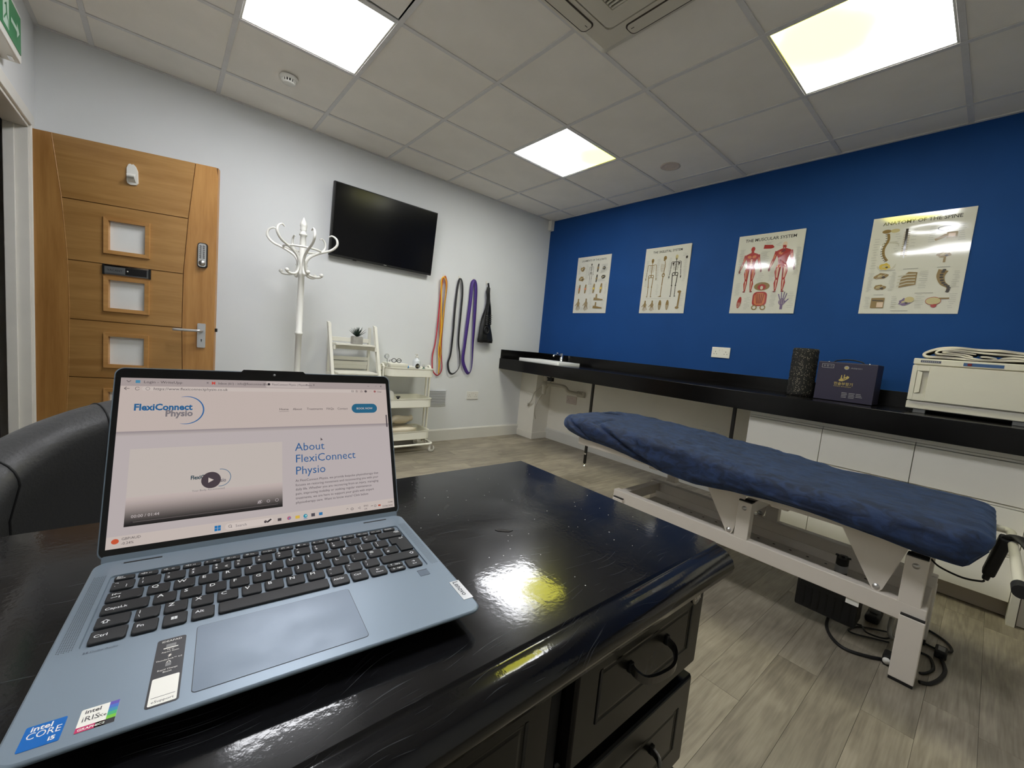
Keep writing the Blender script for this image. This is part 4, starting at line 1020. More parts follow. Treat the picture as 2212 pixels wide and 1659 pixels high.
# folded towel (fold ends towards the room)
M_towel = mat('white_towelling', srgb(216, 210, 196), .95, bump=.6, bscale=260, bdist=.002, var=.04, vscale=10)
t = thing('folded_towel', 'folded white towel lying on top of the towel warmer', 'towel', (-.25, -3.6, WT + .294))
TZ = WT + .296
def ribbon(name, path, th, x0, x1, nx=7):
    P = smooth_path([(0, a, b) for a, b in path], 6); n = len(P); top = []; bot = []
    for i in range(n):
        tt = (P[min(i + 1, n - 1)] - P[max(i - 1, 0)]).normalized(); nn = Vector((0, -tt.z, tt.y)); e = min(1, min(i, n - 1 - i) / 3 + .35)
        top.append(P[i] + nn * th / 2 * e); bot.append(P[i] - nn * th / 2 * e)
    loop = top + bot[::-1]; rings = []
    for k in range(nx):
        x = x0 + (x1 - x0) * k / (nx - 1)
        rings.append([Vector((x + .004 * math.sin(q.y * 40 + q.z * 70), q.y + .004 * math.sin(k * 1.3 + q.z * 30), q.z + .003 * math.sin(k * .9 + q.y * 25))) for q in loop])
    mb = MB().grid(rings, cv=True); m = len(loop)
    for rg in (rings[0], rings[-1]):
        mb.vf(rg, [(i, i + 1, m - 2 - i, m - 1 - i) for i in range(len(top) - 1)])
    mb.build(name, M_towel, t)
ribbon('towel_layer', [(-3.80, TZ + .012), (-3.66, TZ + .012), (-3.52, TZ + .008), (-3.43, TZ + .008), (-3.385, TZ + .012), (-3.372, TZ + .026), (-3.40, TZ + .044), (-3.44, TZ + .056), (-3.50, TZ + .062), (-3.58, TZ + .060), (-3.64, TZ + .058), (-3.70, TZ + .048), (-3.76, TZ + .044), (-3.82, TZ + .034)], .011, -.372, -.13)
ribbon('towel_layer', [(-3.80, TZ + .030), (-3.70, TZ + .034), (-3.60, TZ + .044), (-3.50, TZ + .050), (-3.44, TZ + .046), (-3.418, TZ + .036), (-3.425, TZ + .026), (-3.46, TZ + .022), (-3.50, TZ + .022), (-3.54, TZ + .016), (-3.60, TZ + .011), (-3.626, TZ + .018), (-3.60, TZ + .026), (-3.575, TZ + .026)], .008, -.377, -.14)
ribbon('towel_layer', [(-3.56, TZ + .036), (-3.50, TZ + .042), (-3.452, TZ + .040), (-3.445, TZ + .034), (-3.48, TZ + .031), (-3.52, TZ + .030), (-3.55, TZ + .022)], .007, -.374, -.15)
ribbon('towel_layer', [(-3.80, TZ + .022), (-3.74, TZ + .018), (-3.68, TZ + .024), (-3.64, TZ + .020)], .008, -.376, -.15)

# ================================================================== wall posters
M_paper = mat('laminated_paper', srgb(206, 204, 196), .09, coat=.6, spec=.6)
def pmat(n, c): return mat(n, c, .12, coat=.6, spec=.6)
P_brown = pmat('print_bone_brown', srgb(134, 110, 66)); P_dk = pmat('print_dark', srgb(56, 50, 44)); P_lt = pmat('print_light_bone', srgb(190, 176, 130))
P_red = pmat('print_muscle_red', srgb(158, 48, 44)); P_dred = pmat('print_dark_red', srgb(112, 30, 32)); P_or = pmat('print_muscle_orange', srgb(196, 116, 76)); P_tend = pmat('print_tendon', srgb(212, 186, 164))
P_gr = pmat('print_grey_text', srgb(150, 150, 146)); P_ink = pmat('print_title_ink', srgb(52, 50, 52)); P_yel = pmat('print_yellow', srgb(200, 172, 70)); P_pur = pmat('print_purple', srgb(110, 92, 130)); P_pk = pmat('print_pale', srgb(192, 186, 168))
PW_, PH_ = .45, .605
def poster(yl, label, title, draw, warp, zb=1.479, tsize=.03, ysk=0.):
    t = thing('anatomy_poster', label, 'poster', (0, yl - PW_ / 2, zb + PH_ / 2), group='laminated anatomy posters')
    def f(u, v, h=0.):
        return Vector((-.0035 - h - warp(u / PW_, v / PH_), yl - u, zb + v + ysk * (u / PW_)))
    n = 36; mb = MB()
    mb.grid([[f(PW_ * i / n, PH_ * j / n) for j in range(n + 1)] for i in range(n + 1)])
    mb.grid([[Vector((-.0012, yl - PW_ * i / 2, zb + PH_ * j / 2 + ysk * i / 2)) for j in range(3)] for i in range(3)])
    mb.build('poster_sheet', M_paper, t, recalc=False)
    a = Art(f, .0003); rnd = random.Random(len(title))
    a.text(title, tsize, PW_ / 2, PH_ - .052, P_ink, 'CENTER', .012)
    def notes(x, y, w, h, n, m=P_gr):
        for k in range(n):
            yy = y + h * (k + .5) / n; l = w * rnd.uniform(.5, 1); x0 = x + rnd.uniform(0, w - l)
            a.stroke([(x0, yy), (x0 + l, yy)], .0016, m)
    draw(a, notes)
    a.build('printed_artwork', t)
    return t
def skeleton(a, cx, top, hh, m, back=False, side=False):
    s = hh
    a.ell(cx, top - .06 * s, .036 * s * (1.15 if side else 1), .05 * s, m if not back else P_lt); a.ell(cx - (.015 * s if side else 0), top - .105 * s, .024 * s, .022 * s, m)
    if not back:
        a.layer(); a.ell(cx - .013 * s, top - .07 * s, .008 * s, .008 * s, P_dk, 8)
        if not side: a.ell(cx + .013 * s, top - .07 * s, .008 * s, .008 * s, P_dk, 8)
    a.stroke([(cx, top - .12 * s), (cx + (.02 * s if side else 0), top - .2 * s), (cx + (.012 * s if side else 0), top - .35 * s), (cx, top - .46 * s)], .016 * s, m)
    for k in range(8):
        y = top - (.185 + .024 * k) * s; w = (.05 + .028 * math.sin(math.pi * (k + 1.5) / 9)) * s
        if side: a.ring(cx - .03 * s, y - .01 * s, w * .75, .018 * s, .006 * s, m, 150, 370, 10)
        else:
            a.ring(cx, y - .012 * s, w, .02 * s, .006 * s, m, 15, 165, 10)
    if not side:
        a.stroke([(cx - .11 * s, top - .165 * s), (cx, top - .175 * s), (cx + .11 * s, top - .165 * s)], .012 * s, m)
        if back:
            for q in (-1, 1): a.poly([(cx + q * .045 * s, top - .18 * s), (cx + q * .10 * s, top - .19 * s), (cx + q * .07 * s, top - .27 * s)], m)
        for q in (-1, 1):
            a.ring(cx + q * .036 * s, top - .455 * s, .036 * s, .034 * s, .018 * s, m, 0, 360, 12)
            a.stroke([(cx + q * .115 * s, top - .17 * s), (cx + q * .125 * s, top - .33 * s)], .015 * s, m)
            a.stroke([(cx + q * .125 * s, top - .34 * s), (cx + q * .14 * s, top - .48 * s)], .013 * s, m); a.ell(cx + q * .145 * s, top - .52 * s, .013 * s, .034 * s, m, 8)
            a.stroke([(cx + q * .065 * s, top - .48 * s), (cx + q * .05 * s, top - .71 * s)], .02 * s, m); a.ell(cx + q * .05 * s, top - .72 * s, .019 * s, .016 * s, m, 8)
            a.stroke([(cx + q * .05 * s, top - .73 * s), (cx + q * .048 * s, top - .95 * s)], .016 * s, m); a.ell(cx + q * .055 * s, top - .965 * s, .022 * s, .012 * s, m, 8)
    else:
        a.ring(cx, top - .46 * s, .03 * s, .04 * s, .02 * s, m, 0, 360, 12); a.stroke([(cx, top - .48 * s), (cx - .01 * s, top - .71 * s)], .022 * s, m)
        a.stroke([(cx - .01 * s, top - .72 * s), (cx - .012 * s, top - .95 * s)], .018 * s, m); a.poly([(cx, top - .94 * s), (cx - .09 * s, top - .975 * s), (cx + .01 * s, top - .975 * s)], m)
def hand(a, cx, cy, s, m, palm=P_pk):
    a.ell(cx, cy, .2 * s, .24 * s, m, 12)
    for k, (dx, l) in enumerate(((-.17, .38), (-.06, .5), (.06, .52), (.16, .42))): a.stroke([(cx + dx * s * .8, cy + .15 * s), (cx + dx * s * 1.5, cy + .15 * s + l * s)], .06 * s, m)
    a.stroke([(cx + .17 * s, cy - .05 * s), (cx + .38 * s, cy + .2 * s)], .07 * s, m); a.stroke([(cx, cy - .2 * s), (cx, cy - .5 * s)], .16 * s, m)
    a.layer(); 
    for dx in (-.1, 0, .1): a.stroke([(cx + dx * s, cy - .15 * s), (cx + dx * s * 1.3, cy + .18 * s)], .02 * s, palm)
def foot(a, cx, cy, s, m, r=0.):
    a.ell(cx, cy, .14 * s, .42 * s, m, 12, r); a.layer()
    for k in range(4): a.stroke([(cx - .08 * s + .05 * s * k, cy), (cx - .1 * s + .07 * s * k, cy - .35 * s)], .02 * s, P_pk)
def joint(a, cx, cy, s, m1, m2, seed=0):
    r = random.Random(seed)
    a.stroke([(cx + .05 * s, cy + .5 * s), (cx, cy + .1 * s)], [.16 * s, .3 * s], m1); a.stroke([(cx, cy - .08 * s), (cx - .04 * s, cy - .5 * s)], [.3 * s, .15 * s], m1)
    a.layer(); a.ell(cx, cy, .16 * s, .12 * s, m2, 10); 
    for k in range(3): a.stroke([(cx + (k - 1) * .09 * s, cy + .25 * s), (cx + (k - 1) * .1 * s, cy - .25 * s)], .03 * s, P_dk if k == 1 else P_pk)
def blob(a, cx, cy, s, m, seed=0, asp=.8):
    r = random.Random(seed); n = 14
    a.poly([(cx + s / 2 * r.uniform(.65, 1.1) * math.cos(2 * math.pi * k / n), cy + asp * s / 2 * r.uniform(.65, 1.1) * math.sin(2 * math.pi * k / n)) for k in range(n)], m)
    a.layer(); a.ell(cx - .1 * s, cy + .05 * s, .16 * s, .1 * s * asp, P_lt, 8, .4); a.ell(cx + .15 * s, cy - .08 * s, .12 * s, .08 * s, P_dk, 8); a.stroke([(cx - .3 * s, cy - .15 * s), (cx + .05 * s, cy), (cx + .3 * s, cy + .18 * s)], .03 * s, P_pk)
def muscle(a, cx, top, s, back=False):
    def limb(pts, ws): a.stroke(pts, ws, P_red)
    a.ell(cx, top - .055 * s, .04 * s, .052 * s, P_tend if back else P_red); 
    if back: a.poly([(cx - .035 * s, top - .07 * s), (cx + .035 * s, top - .07 * s), (cx + .03 * s, top - .12 * s), (cx - .03 * s, top - .12 * s)], P_red)
    limb([(cx, top - .1 * s), (cx, top - .15 * s)], .055 * s)
    a.poly([(cx - .04 * s, top - .135 * s), (cx - .12 * s, top - .17 * s), (cx - .135 * s, top - .21 * s), (cx - .085 * s, top - .32 * s), (cx - .07 * s, top - .42 * s), (cx - .09 * s, top - .49 * s), (cx + .09 * s, top - .49 * s), (cx + .07 * s, top - .42 * s), (cx + .085 * s, top - .32 * s), (cx + .135 * s, top - .21 * s), (cx + .12 * s, top - .17 * s), (cx + .04 * s, top - .135 * s)], P_red)
    for q in (-1, 1):
        limb([(cx + q * .12 * s, top - .18 * s), (cx + q * .15 * s, top - .31 * s), (cx + q * .185 * s, top - .42 * s), (cx + q * .21 * s, top - .5 * s)], [.065 * s, .05 * s, .05 * s, .025 * s])
        a.ell(cx + q * .215 * s, top - .53 * s, .02 * s, .035 * s, P_dred, 10)
        limb([(cx + q * .05 * s, top - .47 * s), (cx + q * .065 * s, top - .58 * s), (cx + q * .055 * s, top - .72 * s), (cx + q * .065 * s, top - .80 * s), (cx + q * .06 * s, top - .95 * s)], [.09 * s, .095 * s, .055 * s, .07 * s, .03 * s])
        a.ell(cx + q * .07 * s, top - .965 * s, .03 * s, .014 * s, P_dred, 10)
    a.layer()
    for q in (-1, 1):
        a.ell(cx + q * .048 * s, top - .22 * s, .042 * s, .032 * s, P_or, 10, q * .3); a.stroke([(cx + q * .06 * s, top - .5 * s), (cx + q * .055 * s, top - .7 * s)], [.03 * s, .01 * s], P_or if not back else P_tend)
        a.stroke([(cx + q * .03 * s, top - .52 * s), (cx + q * .04 * s, top - .68 * s)], .01 * s, P_dred); a.stroke([(cx + q * .09 * s, top - .52 * s), (cx + q * .07 * s, top - .69 * s)], .008 * s, P_tend)
        a.stroke([(cx + q * .06 * s, top - .74 * s), (cx + q * .06 * s, top - .92 * s)], [.02 * s, .008 * s], P_tend); a.stroke([(cx + q * .14 * s, top - .24 * s), (cx + q * .155 * s, top - .32 * s)], .02 * s, P_or); a.stroke([(cx + q * .17 * s, top - .37 * s), (cx + q * .2 * s, top - .48 * s)], [.018 * s, .006 * s], P_tend)
        a.stroke([(cx + q * .02 * s, top - .27 * s), (cx + q * .05 * s, top - .42 * s)], .008 * s, P_dred)
    a.stroke([(cx, top - (.12 if back else .27) * s), (cx, top - .46 * s)], [.02 * s, .012 * s], P_tend)
    if back: a.poly([(cx, top - .13 * s), (cx - .05 * s, top - .2 * s), (cx, top - .33 * s), (cx + .05 * s, top - .2 * s)], P_dred); a.ell(cx - .04 * s, top - .47 * s, .035 * s, .03 * s, P_or, 10); a.ell(cx + .04 * s, top - .47 * s, .035 * s, .03 * s, P_or, 10)
    else:
        for k in range(3):
            for q in (-1, 1): a.ell(cx + q * .018 * s, top - (.29 + .045 * k) * s, .014 * s, .018 * s, P_or, 8)
def d_lig(a, nt):
    skeleton(a, .205, .53, .23, P_dk)
    blob(a, .085, .475, .075, P_brown, 1); blob(a, .08, .37, .08, P_brown, 2)
    joint(a, .295, .475, .085, P_dk, P_brown); joint(a, .29, .365, .08, P_dk, P_brown)
    blob(a, .375, .47, .05, P_dk, 4); blob(a, .375, .375, .06, P_dk, 5)
    for k, x in enumerate((.065, .15)): joint(a, x, .26, .095, P_brown, P_or, k)
    for k, x in enumerate((.265, .36)): joint(a, x, .26, .10, P_brown, P_yel, k)
    hand(a, .07, .10, -.11, P_brown); hand(a, .18, .10, -.11, P_brown)
    for y in (.15, .065):
        a.stroke([(.28, y), (.40, y - .012)], [.03, .012], P_brown); a.stroke([(.31, y), (.315, y + .05)], .018, P_brown)
    for q in ((.03, .42, .03, .1, 10), (.13, .36, .04, .16, 16), (.33, .42, .09, .09, 12), (.31, .33, .1, .03, 4), (.02, .2, .03, .1, 8), (.2, .2, .05, .12, 12), (.4, .2, .04, .12, 12), (.22, .05, .04, .12, 10), (.38, .05, .05, .12, 8), (.1, .03, .05, .03, 3)): nt(*q)
def d_skel(a, nt):
    skeleton(a, .085, .51, .37, P_brown); skeleton(a, .21, .525, .385, P_brown, side=True); skeleton(a, .325, .525, .385, P_dk, back=True)
    for x in (.055, .13): hand(a, x, .075, -.085, P_brown)
    for x in (.21, .285): foot(a, x, .075, .11, P_brown)
    a.stroke([(.395, .185), (.387, .06)], .016, P_brown); a.ell(.39, .19, .018, .012, P_brown); a.ell(.382, .05, .018, .012, P_brown); a.ell(.42, .49, .01, .012, P_dk, 8)
    for q in ((.02, .25, .03, .24, 26), (.13, .3, .035, .2, 22), (.25, .3, .03, .2, 20), (.395, .28, .035, .2, 20), (.15, .17, .03, .1, 8), (.02, .13, .40, .012, 1), (.40, .06, .035, .12, 8), (.16, .03, .02, .08, 6), (.38, .5, .05, .03, 4)): nt(*q)
def d_musc(a, nt):
    muscle(a, .115, .515, .36); muscle(a, .33, .53, .38, True)
    a.stroke([(.19, .505), (.245, .50), (.26, .495)], [.03, .028, .008], P_red)
    a.ell(.215, .205, .055, .032, P_brown); a.layer(); a.ell(.215, .20, .03, .022, P_red); a.ell(.215, .195, .01, .014, P_pk)
    a.poly(rrect(.16, .055, .26, .165, .03), P_red); a.layer(); a.poly(rrect(.172, .065, .248, .155, .025), P_or)
    a.layer()
    for k in range(5): a.stroke([(.182 + .014 * k, .15), (.195 + .008 * k, .075)], .005, P_dred)
    for q in (-1, 1): a.ring(.21 + q * .03, .045, .016, .016, .008, P_brown)
    foot(a, .065, .085, .11, P_red, -.15); hand(a, .365, .085, .11, P_pur)
    for q in ((.02, .3, .04, .2, 26), (.17, .35, .07, .12, 16), (.25, .24, .04, .1, 10), (.405, .28, .035, .2, 26), (.02, .14, .04, .1, 10), (.17, .22, .05, .1, 8), (.28, .05, .045, .12, 12), (.1, .03, .045, .1, 10), (.4, .04, .04, .12, 10), (.2, .52, .05, .02, 3), (.27, .5, .04, .03, 4)): nt(*q)
def d_spine(a, nt):
    P_shade = pmat('print_pale_shade', srgb(188, 184, 170))
    a.poly(rrect(.055, .27, .145, .45, .03), P_shade); a.layer()
    pts = smooth_path([(.085, .50, 0), (.09, .46, 0), (.075, .41, 0), (.08, .365, 0), (.1, .33, 0)], 6)
    a.stroke([(p.x, p.y) for p in pts], .013, P_brown)
    for k, p in enumerate(pts[::2]): a.stroke([(p.x - .014, p.y - .004), (p.x, p.y)], .004, P_dk)
    a.ell(.075, .515, .022, .012, P_brown); a.ell(.115, .515, .022, .012, P_lt); blob(a, .095, .295, .06, P_yel, 3)
    a.stroke([(.17, .52), (.172, .40)], .012, P_dk); a.stroke([(.172, .40), (.175, .34)], [.012, .004], P_dk)
    for k in range(14): a.stroke([(.158, .50 - .011 * k), (.186, .50 - .011 * k)], .003, P_brown)
    a.ring(.335, .50, .03, .012, .005, P_dk, 0, 300); a.stroke([(.30, .435), (.34, .455), (.38, .46)], [.012, .02, .014], P_brown); a.poly(rrect(.345, .44, .39, .475, .005), P_brown); a.layer(); a.poly(rrect(.353, .448, .382, .467, .004), P_tend)
    blob(a, .35, .345, .07, P_brown, 9, .5); a.stroke([(.355, .34), (.355, .30)], .01, P_brown)
    blob(a, .085, .235, .075, P_brown, 11, .6); blob(a, .085, .165, .075, P_brown, 12, .5)
    a.poly([(.175, .16), (.25, .175), (.25, .25), (.21, .255), (.18, .22)], P_brown); a.layer()
    for k in range(4): a.stroke([(.165, .17 + .02 * k), (.21, .185 + .018 * k), (.245, .185 + .018 * k)], .006, P_pk)
    pts = smooth_path([(.36, .255, 0), (.352, .22, 0), (.365, .18, 0), (.39, .155, 0), (.388, .13, 0)], 5)
    a.stroke([(p.x, p.y) for p in pts], [.045 - .002 * k for k in range(len(pts))], P_brown); a.layer()
    for p in pts[::2]: a.ell(p.x + .003, p.y, .009, .006, P_dk, 8)
    a.poly(rrect(.055, .035, .12, .10, .004), P_brown); a.layer(); a.poly(rrect(.085, .04, .116, .072, .002), P_tend); a.stroke([(.06, .085), (.115, .08)], .006, P_dk)
    blob(a, .215, .07, .06, P_pur, 15); a.ell(.235, .085, .022, .018, P_lt); a.ell(.34, .075, .032, .022, P_lt); a.ring(.34, .075, .032, .022, .004, P_red); a.ell(.345, .048, .013, .012, P_red); a.stroke([(.36, .09), (.405, .09)], .008, P_brown)
    for q in ((.02, .28, .03, .2, 12), (.12, .38, .03, .12, 8), (.19, .4, .03, .12, 6), (.27, .42, .03, .1, 8), (.39, .42, .035, .1, 8), (.02, .14, .03, .12, 14), (.125, .14, .03, .12, 14), (.26, .15, .04, .11, 10), (.40, .15, .035, .1, 10), (.02, .03, .03, .08, 8), (.15, .03, .03, .08, 7), (.26, .03, .04, .09, 8), (.40, .03, .035, .09, 8), (.06, .265, .09, .01, 1, P_ink), (.18, .268, .09, .01, 1, P_ink), (.32, .268, .09, .01, 1, P_ink), (.05, .115, .08, .008, 1, P_ink), (.2, .12, .15, .008, 1, P_ink), (.15, .015, .09, .006, 1, P_ink)): nt(*q)
sm = lambda x: math.exp(-x * x)
poster(-.490, 'small-looking poster LIGAMENTS OF THE JOINTS, leftmost on the blue wall', 'LIGAMENTS OF THE JOINTS', d_lig, lambda u, v: .003 * math.sin(3 * u) * math.sin(2.5 * v) + .001, tsize=.0265)
poster(-1.340, 'poster THE SKELETAL SYSTEM with three standing skeletons, second from the left', 'THE SKELETAL SYSTEM', d_skel, lambda u, v: .006 * u * u * v * v + .004 * sm((u - .85) * 5) * math.sin(v * 5) ** 2 + .012 * max(0, u + v - 1.7) ** 1.5, tsize=.029)
poster(-2.179, 'poster THE MUSCULAR SYSTEM with two red muscle figures, second from the right', 'THE MUSCULAR SYSTEM', d_musc, lambda u, v: .007 * sm((v - .55) * 3.2) * (.6 + .4 * math.sin(u * 5)) + .004 * sm((u - .95) * 8), tsize=.032)
poster(-2.999, 'poster ANATOMY OF THE SPINE above the towel warmer, rightmost on the blue wall', 'ANATOMY OF THE SPINE', d_spine, lambda u, v: .009 * sm((v - .60) * 3.6) * (.7 + .3 * math.sin(u * 4 + 1)) + .007 * sm((v - .93) * 9) * sm((u - .5) * 2.2), tsize=.0305)
# ================================================================== treatment couch
t = couch = thing('treatment_couch', 'height-adjustable treatment couch under a navy blue fitted velour cover', 'treatment couch', (-1.28, -2.8, 0))
NX0, NX1, FX0, FX1 = -1.490, -1.446, -1.096, -1.052       # near and far rails
MC = M_couch_metal
for a, b in ((NX0, NX1), (FX0, FX1)):
    MB().box((a, -3.60, .217), (b, -2.30, .284), .003).build('base_rail', MC, t)
    for y0, y1 in ((-3.602, -3.535), (-2.375, -2.308)):
        MB().box((a - .016 if a == NX0 else a - .001, y0, .012), (b + .001 if a == NX0 else b + .016, y1, .243), .003).build('leg', MC, t)
        MB().box((a - .014 if a == NX0 else a + .002, y0 + .002, .243), (b - .002 if a == NX0 else b + .014, y1 - .002, .248), .001).build('leg_cap', M_black_rub, t)
        MB().box((a - .014 if a == NX0 else a + .001, y0 + .001, 0), (b - .001 if a == NX0 else b + .014, y1 - .001, .012), .002).build('leg_pad', M_black_rub, t)
    for y0, y1 in ((-3.583, -3.523), (-3.021, -2.963)):
        MB().box((a, y0, .28), (b, y1, .454), .003).build('lift_post', MC, t)
        MB().box((a + .001, y0 + .002, .454), (b - .001, y1 - .002, .459), .001).build('post_cap', M_black_rub, t)
        for xx in ((a - .003,) if a == NX0 else ()):
            MB().lathe([(0, 0), (.010, 0), (.010, -.002), (.006, -.002), (.006, -.005), (0, -.005)], (a, (y0 + y1) / 2, .425), 12, 'x').build('pivot_bolt', M_steel, t)
for y0, y1 in ((-3.583, -3.523), (-3.021, -2.963)):
    MB().box((NX1, y0 + .006, .40), (FX0, y1 - .006, .452), .003).build('cross_beam', MC, t)
for y0, y1, z0, z1 in ((-2.365, -2.318, .222, .280), (-3.592, -3.545, .13, .235)):
    MB().box((NX1, y0, z0), (FX0, y1, z1), .003).build('base_cross_beam', MC, t)
# gusset plates
def gusset(ya, yb, apex, x):
    mb = MB(); poly = [(ya, .500), (yb, .500), (yb + .004, .47), (apex - .018, .296), (apex - .010, .282), (apex + .010, .282), (apex + .018, .296), (ya - .002, .485)]
    mb.prism(poly, .005, xf(0, (x, 0, 0), (0, 1, 0), (0, 0, 1))); mb.build('gusset_plate', MC, t)
    MB().lathe([(0, 0), (.011, 0), (.011, -.002), (.007, -.002), (.007, -.006), (0, -.006)], (x, apex, .298), 12, 'x').build('plate_bolt', M_steel, t)
gusset(-2.80, -2.99, -2.935, NX1 - .03); gusset(-3.33, -3.53, -3.461, NX1 - .03)
gusset(-2.80, -2.99, -2.935, FX0 + .02); gusset(-3.33, -3.53, -3.461, FX0 + .02)
# inner trough with actuator and upper frame
MB().box((-1.40, -3.52, .205), (-1.395, -2.38, .25)).box((-1.16, -3.52, .205), (-1.155, -2.38, .25)).box((-1.40, -3.52, .205), (-1.155, -2.38, .209)).build('inner_trough', MC, t)
for k in range(14): MB().lathe([(0, 0), (.006, 0), (0, .0004)], (-1.20, -3.40 + .07 * k, .2092), 10).build('drain_hole', M_acd, t)
MB().box((-1.53, -3.62, .490), (-1.50, -2.62, .53), .003).box((-1.06, -3.62, .490), (-1.03, -2.62, .53), .003).box((-1.5, -3.62, .492), (-1.06, -3.59, .528), .003).box((-1.5, -2.66, .492), (-1.06, -2.63, .528), .003).build('upper_frame', MC, t)
MB().box((-1.565, -2.62, .500), (-1.545, -2.06, .542), .003).box((-1.04, -2.62, .500), (-1.02, -2.06, .542), .003).box((-1.545, -2.09, .502), (-1.04, -2.06, .54), .003).build('head_frame', MC, t)
MB().box((-1.40, -2.50, .44), (-1.36, -2.45, .53), .003).build('head_prop', MC, t)
MB().box((-1.16, -2.49, .335), (-1.11, -2.44, .53), .003).box((-1.162, -2.492, .331), (-1.108, -2.438, .336)).build('frame_strut', MC, t)
MB().box((-1.50, -3.16, .472), (-1.44, -3.09, .492), .006).build('release_tab', MC, t)
MB().tube([(-1.30, -3.33, .215), (-1.30, -3.33, .30)], .028, 20, flat=(.75, 1.15)).build('actuator_housing', M_black_rub, t)
MB().tube([(-1.30, -3.33, .24), (-1.30, -3.33, .27)], .0285, 20, flat=(.76, 1.16)).build('actuator_label', mat('label_grey', srgb(150, 150, 150), .5), t)
for dy in (-.02, 0, .02): MB().lathe([(0, 0), (.007, 0), (.006, .006), (0, .006)], (-1.30, -3.33 + dy, .3), 12).build('cable_port', M_black, t)
MB().box((-1.36, -3.41, .045), (-1.24, -3.20, .165), .008).box((-1.365, -3.40, .15), (-1.235, -3.21, .172), .004).build('control_box', mat('control_box_black', srgb(24, 25, 27), .45), t)
for k in range(7): MB().box((-1.363, -3.39 + .026 * k, .06), (-1.359, -3.385 + .026 * k, .14)).build('cooling_rib', M_black_rub, t)
MB().box((-1.33, -3.40, .17), (-1.27, -3.22, .207), .002).build('hanger', M_black_rub, t)
MB().box((-1.484, -3.425, .195), (-1.482, -3.385, .218), .001).build('rating_plate', M_plastic, t)
# mattress under the cover
MB().box((-1.575, -3.68, .545), (-.99, -2.04, .595), .02).build('mattress', mat('mattress_navy', srgb(16, 24, 46), .7), t)
# fitted cover
def cover_mat():
    m = bpy.data.materials.new('navy_velour'); m.use_nodes = True
    nt = m.node_tree; N = nt.nodes; L = nt.links; b = N['Principled BSDF']
    b.inputs['Roughness'].default_value = .8; b.inputs['Sheen Weight'].default_value = .18; b.inputs['Sheen Roughness'].default_value = .45
    b.inputs['Sheen Tint'].default_value = (.25, .4, .75, 1)
    tc = N.new('ShaderNodeTexCoord'); mp = N.new('ShaderNodeMapping'); mp.inputs['Scale'].default_value = (9, 5, 9)
    L.new(tc.outputs['Object'], mp.inputs[0]); n = N.new('ShaderNodeTexNoise'); n.inputs['Scale'].default_value = 3.6; n.inputs['Detail'].default_value = 8; n.inputs['Distortion'].default_value = 1.
    L.new(mp.outputs[0], n.inputs['Vector']); cr = N.new('ShaderNodeValToRGB'); e = cr.color_ramp.elements
    e[0].position = .40; e[0].color = (*srgb(13, 28, 54), 1); e[1].position = .62; e[1].color = (*srgb(26, 47, 83), 1)
    L.new(n.outputs['Fac'], cr.inputs[0]); L.new(cr.outputs[0], b.inputs['Base Color'])
    bp = N.new('ShaderNodeBump'); bp.inputs['Strength'].default_value = .55; bp.inputs['Distance'].default_value = .006; L.new(n.outputs['Fac'], bp.inputs['Height']); L.new(bp.outputs[0], b.inputs['Normal'])
    return m
Y_H, Y_F = -1.885, -3.712
ztop = [(-3.72, .618), (-3.6, .622), (-3.2, .618), (-2.64, .652), (-2.1, .664), (-1.9, .655)]
zhem = [(-3.72, .60), (-3.70, .56), (-3.66, .505), (-3.575, .503), (-3.46, .515), (-3.37, .520), (-3.25, .529), (-3.11, .524), (-2.97, .514), (-2.8, .492), (-2.64, .498), (-2.5, .518), (-2.32, .540), (-2.1, .550), (-1.98, .572), (-1.9, .590)]
XN, XF = -1.612, -.958
NY, NS = 230, 84
def endfac(y):
    dh = abs(y - Y_H); df = abs(y - Y_F); inset = 0.
    r = .15
    if dh < r: inset = r - math.sqrt(max(0, r * r - (r - dh) ** 2))
    r = .085
    if df < r: inset = r - math.sqrt(max(0, r * r - (r - df) ** 2))
    return inset
def fold(y, z, ax, az, bx, bz, w, d):
    vx, vz = bx - ax, bz - az; l2 = vx * vx + vz * vz; tt = max(0, min(1, ((y - ax) * vx + (z - az) * vz) / l2))
    dx, dz = y - ax - tt * vx, z - az - tt * vz; dist = math.hypot(dx, dz)
    return -d * math.exp(-(dist / w) ** 2) * math.sin(math.pi * min(1, tt * .9 + .1)) ** .5
rows = []
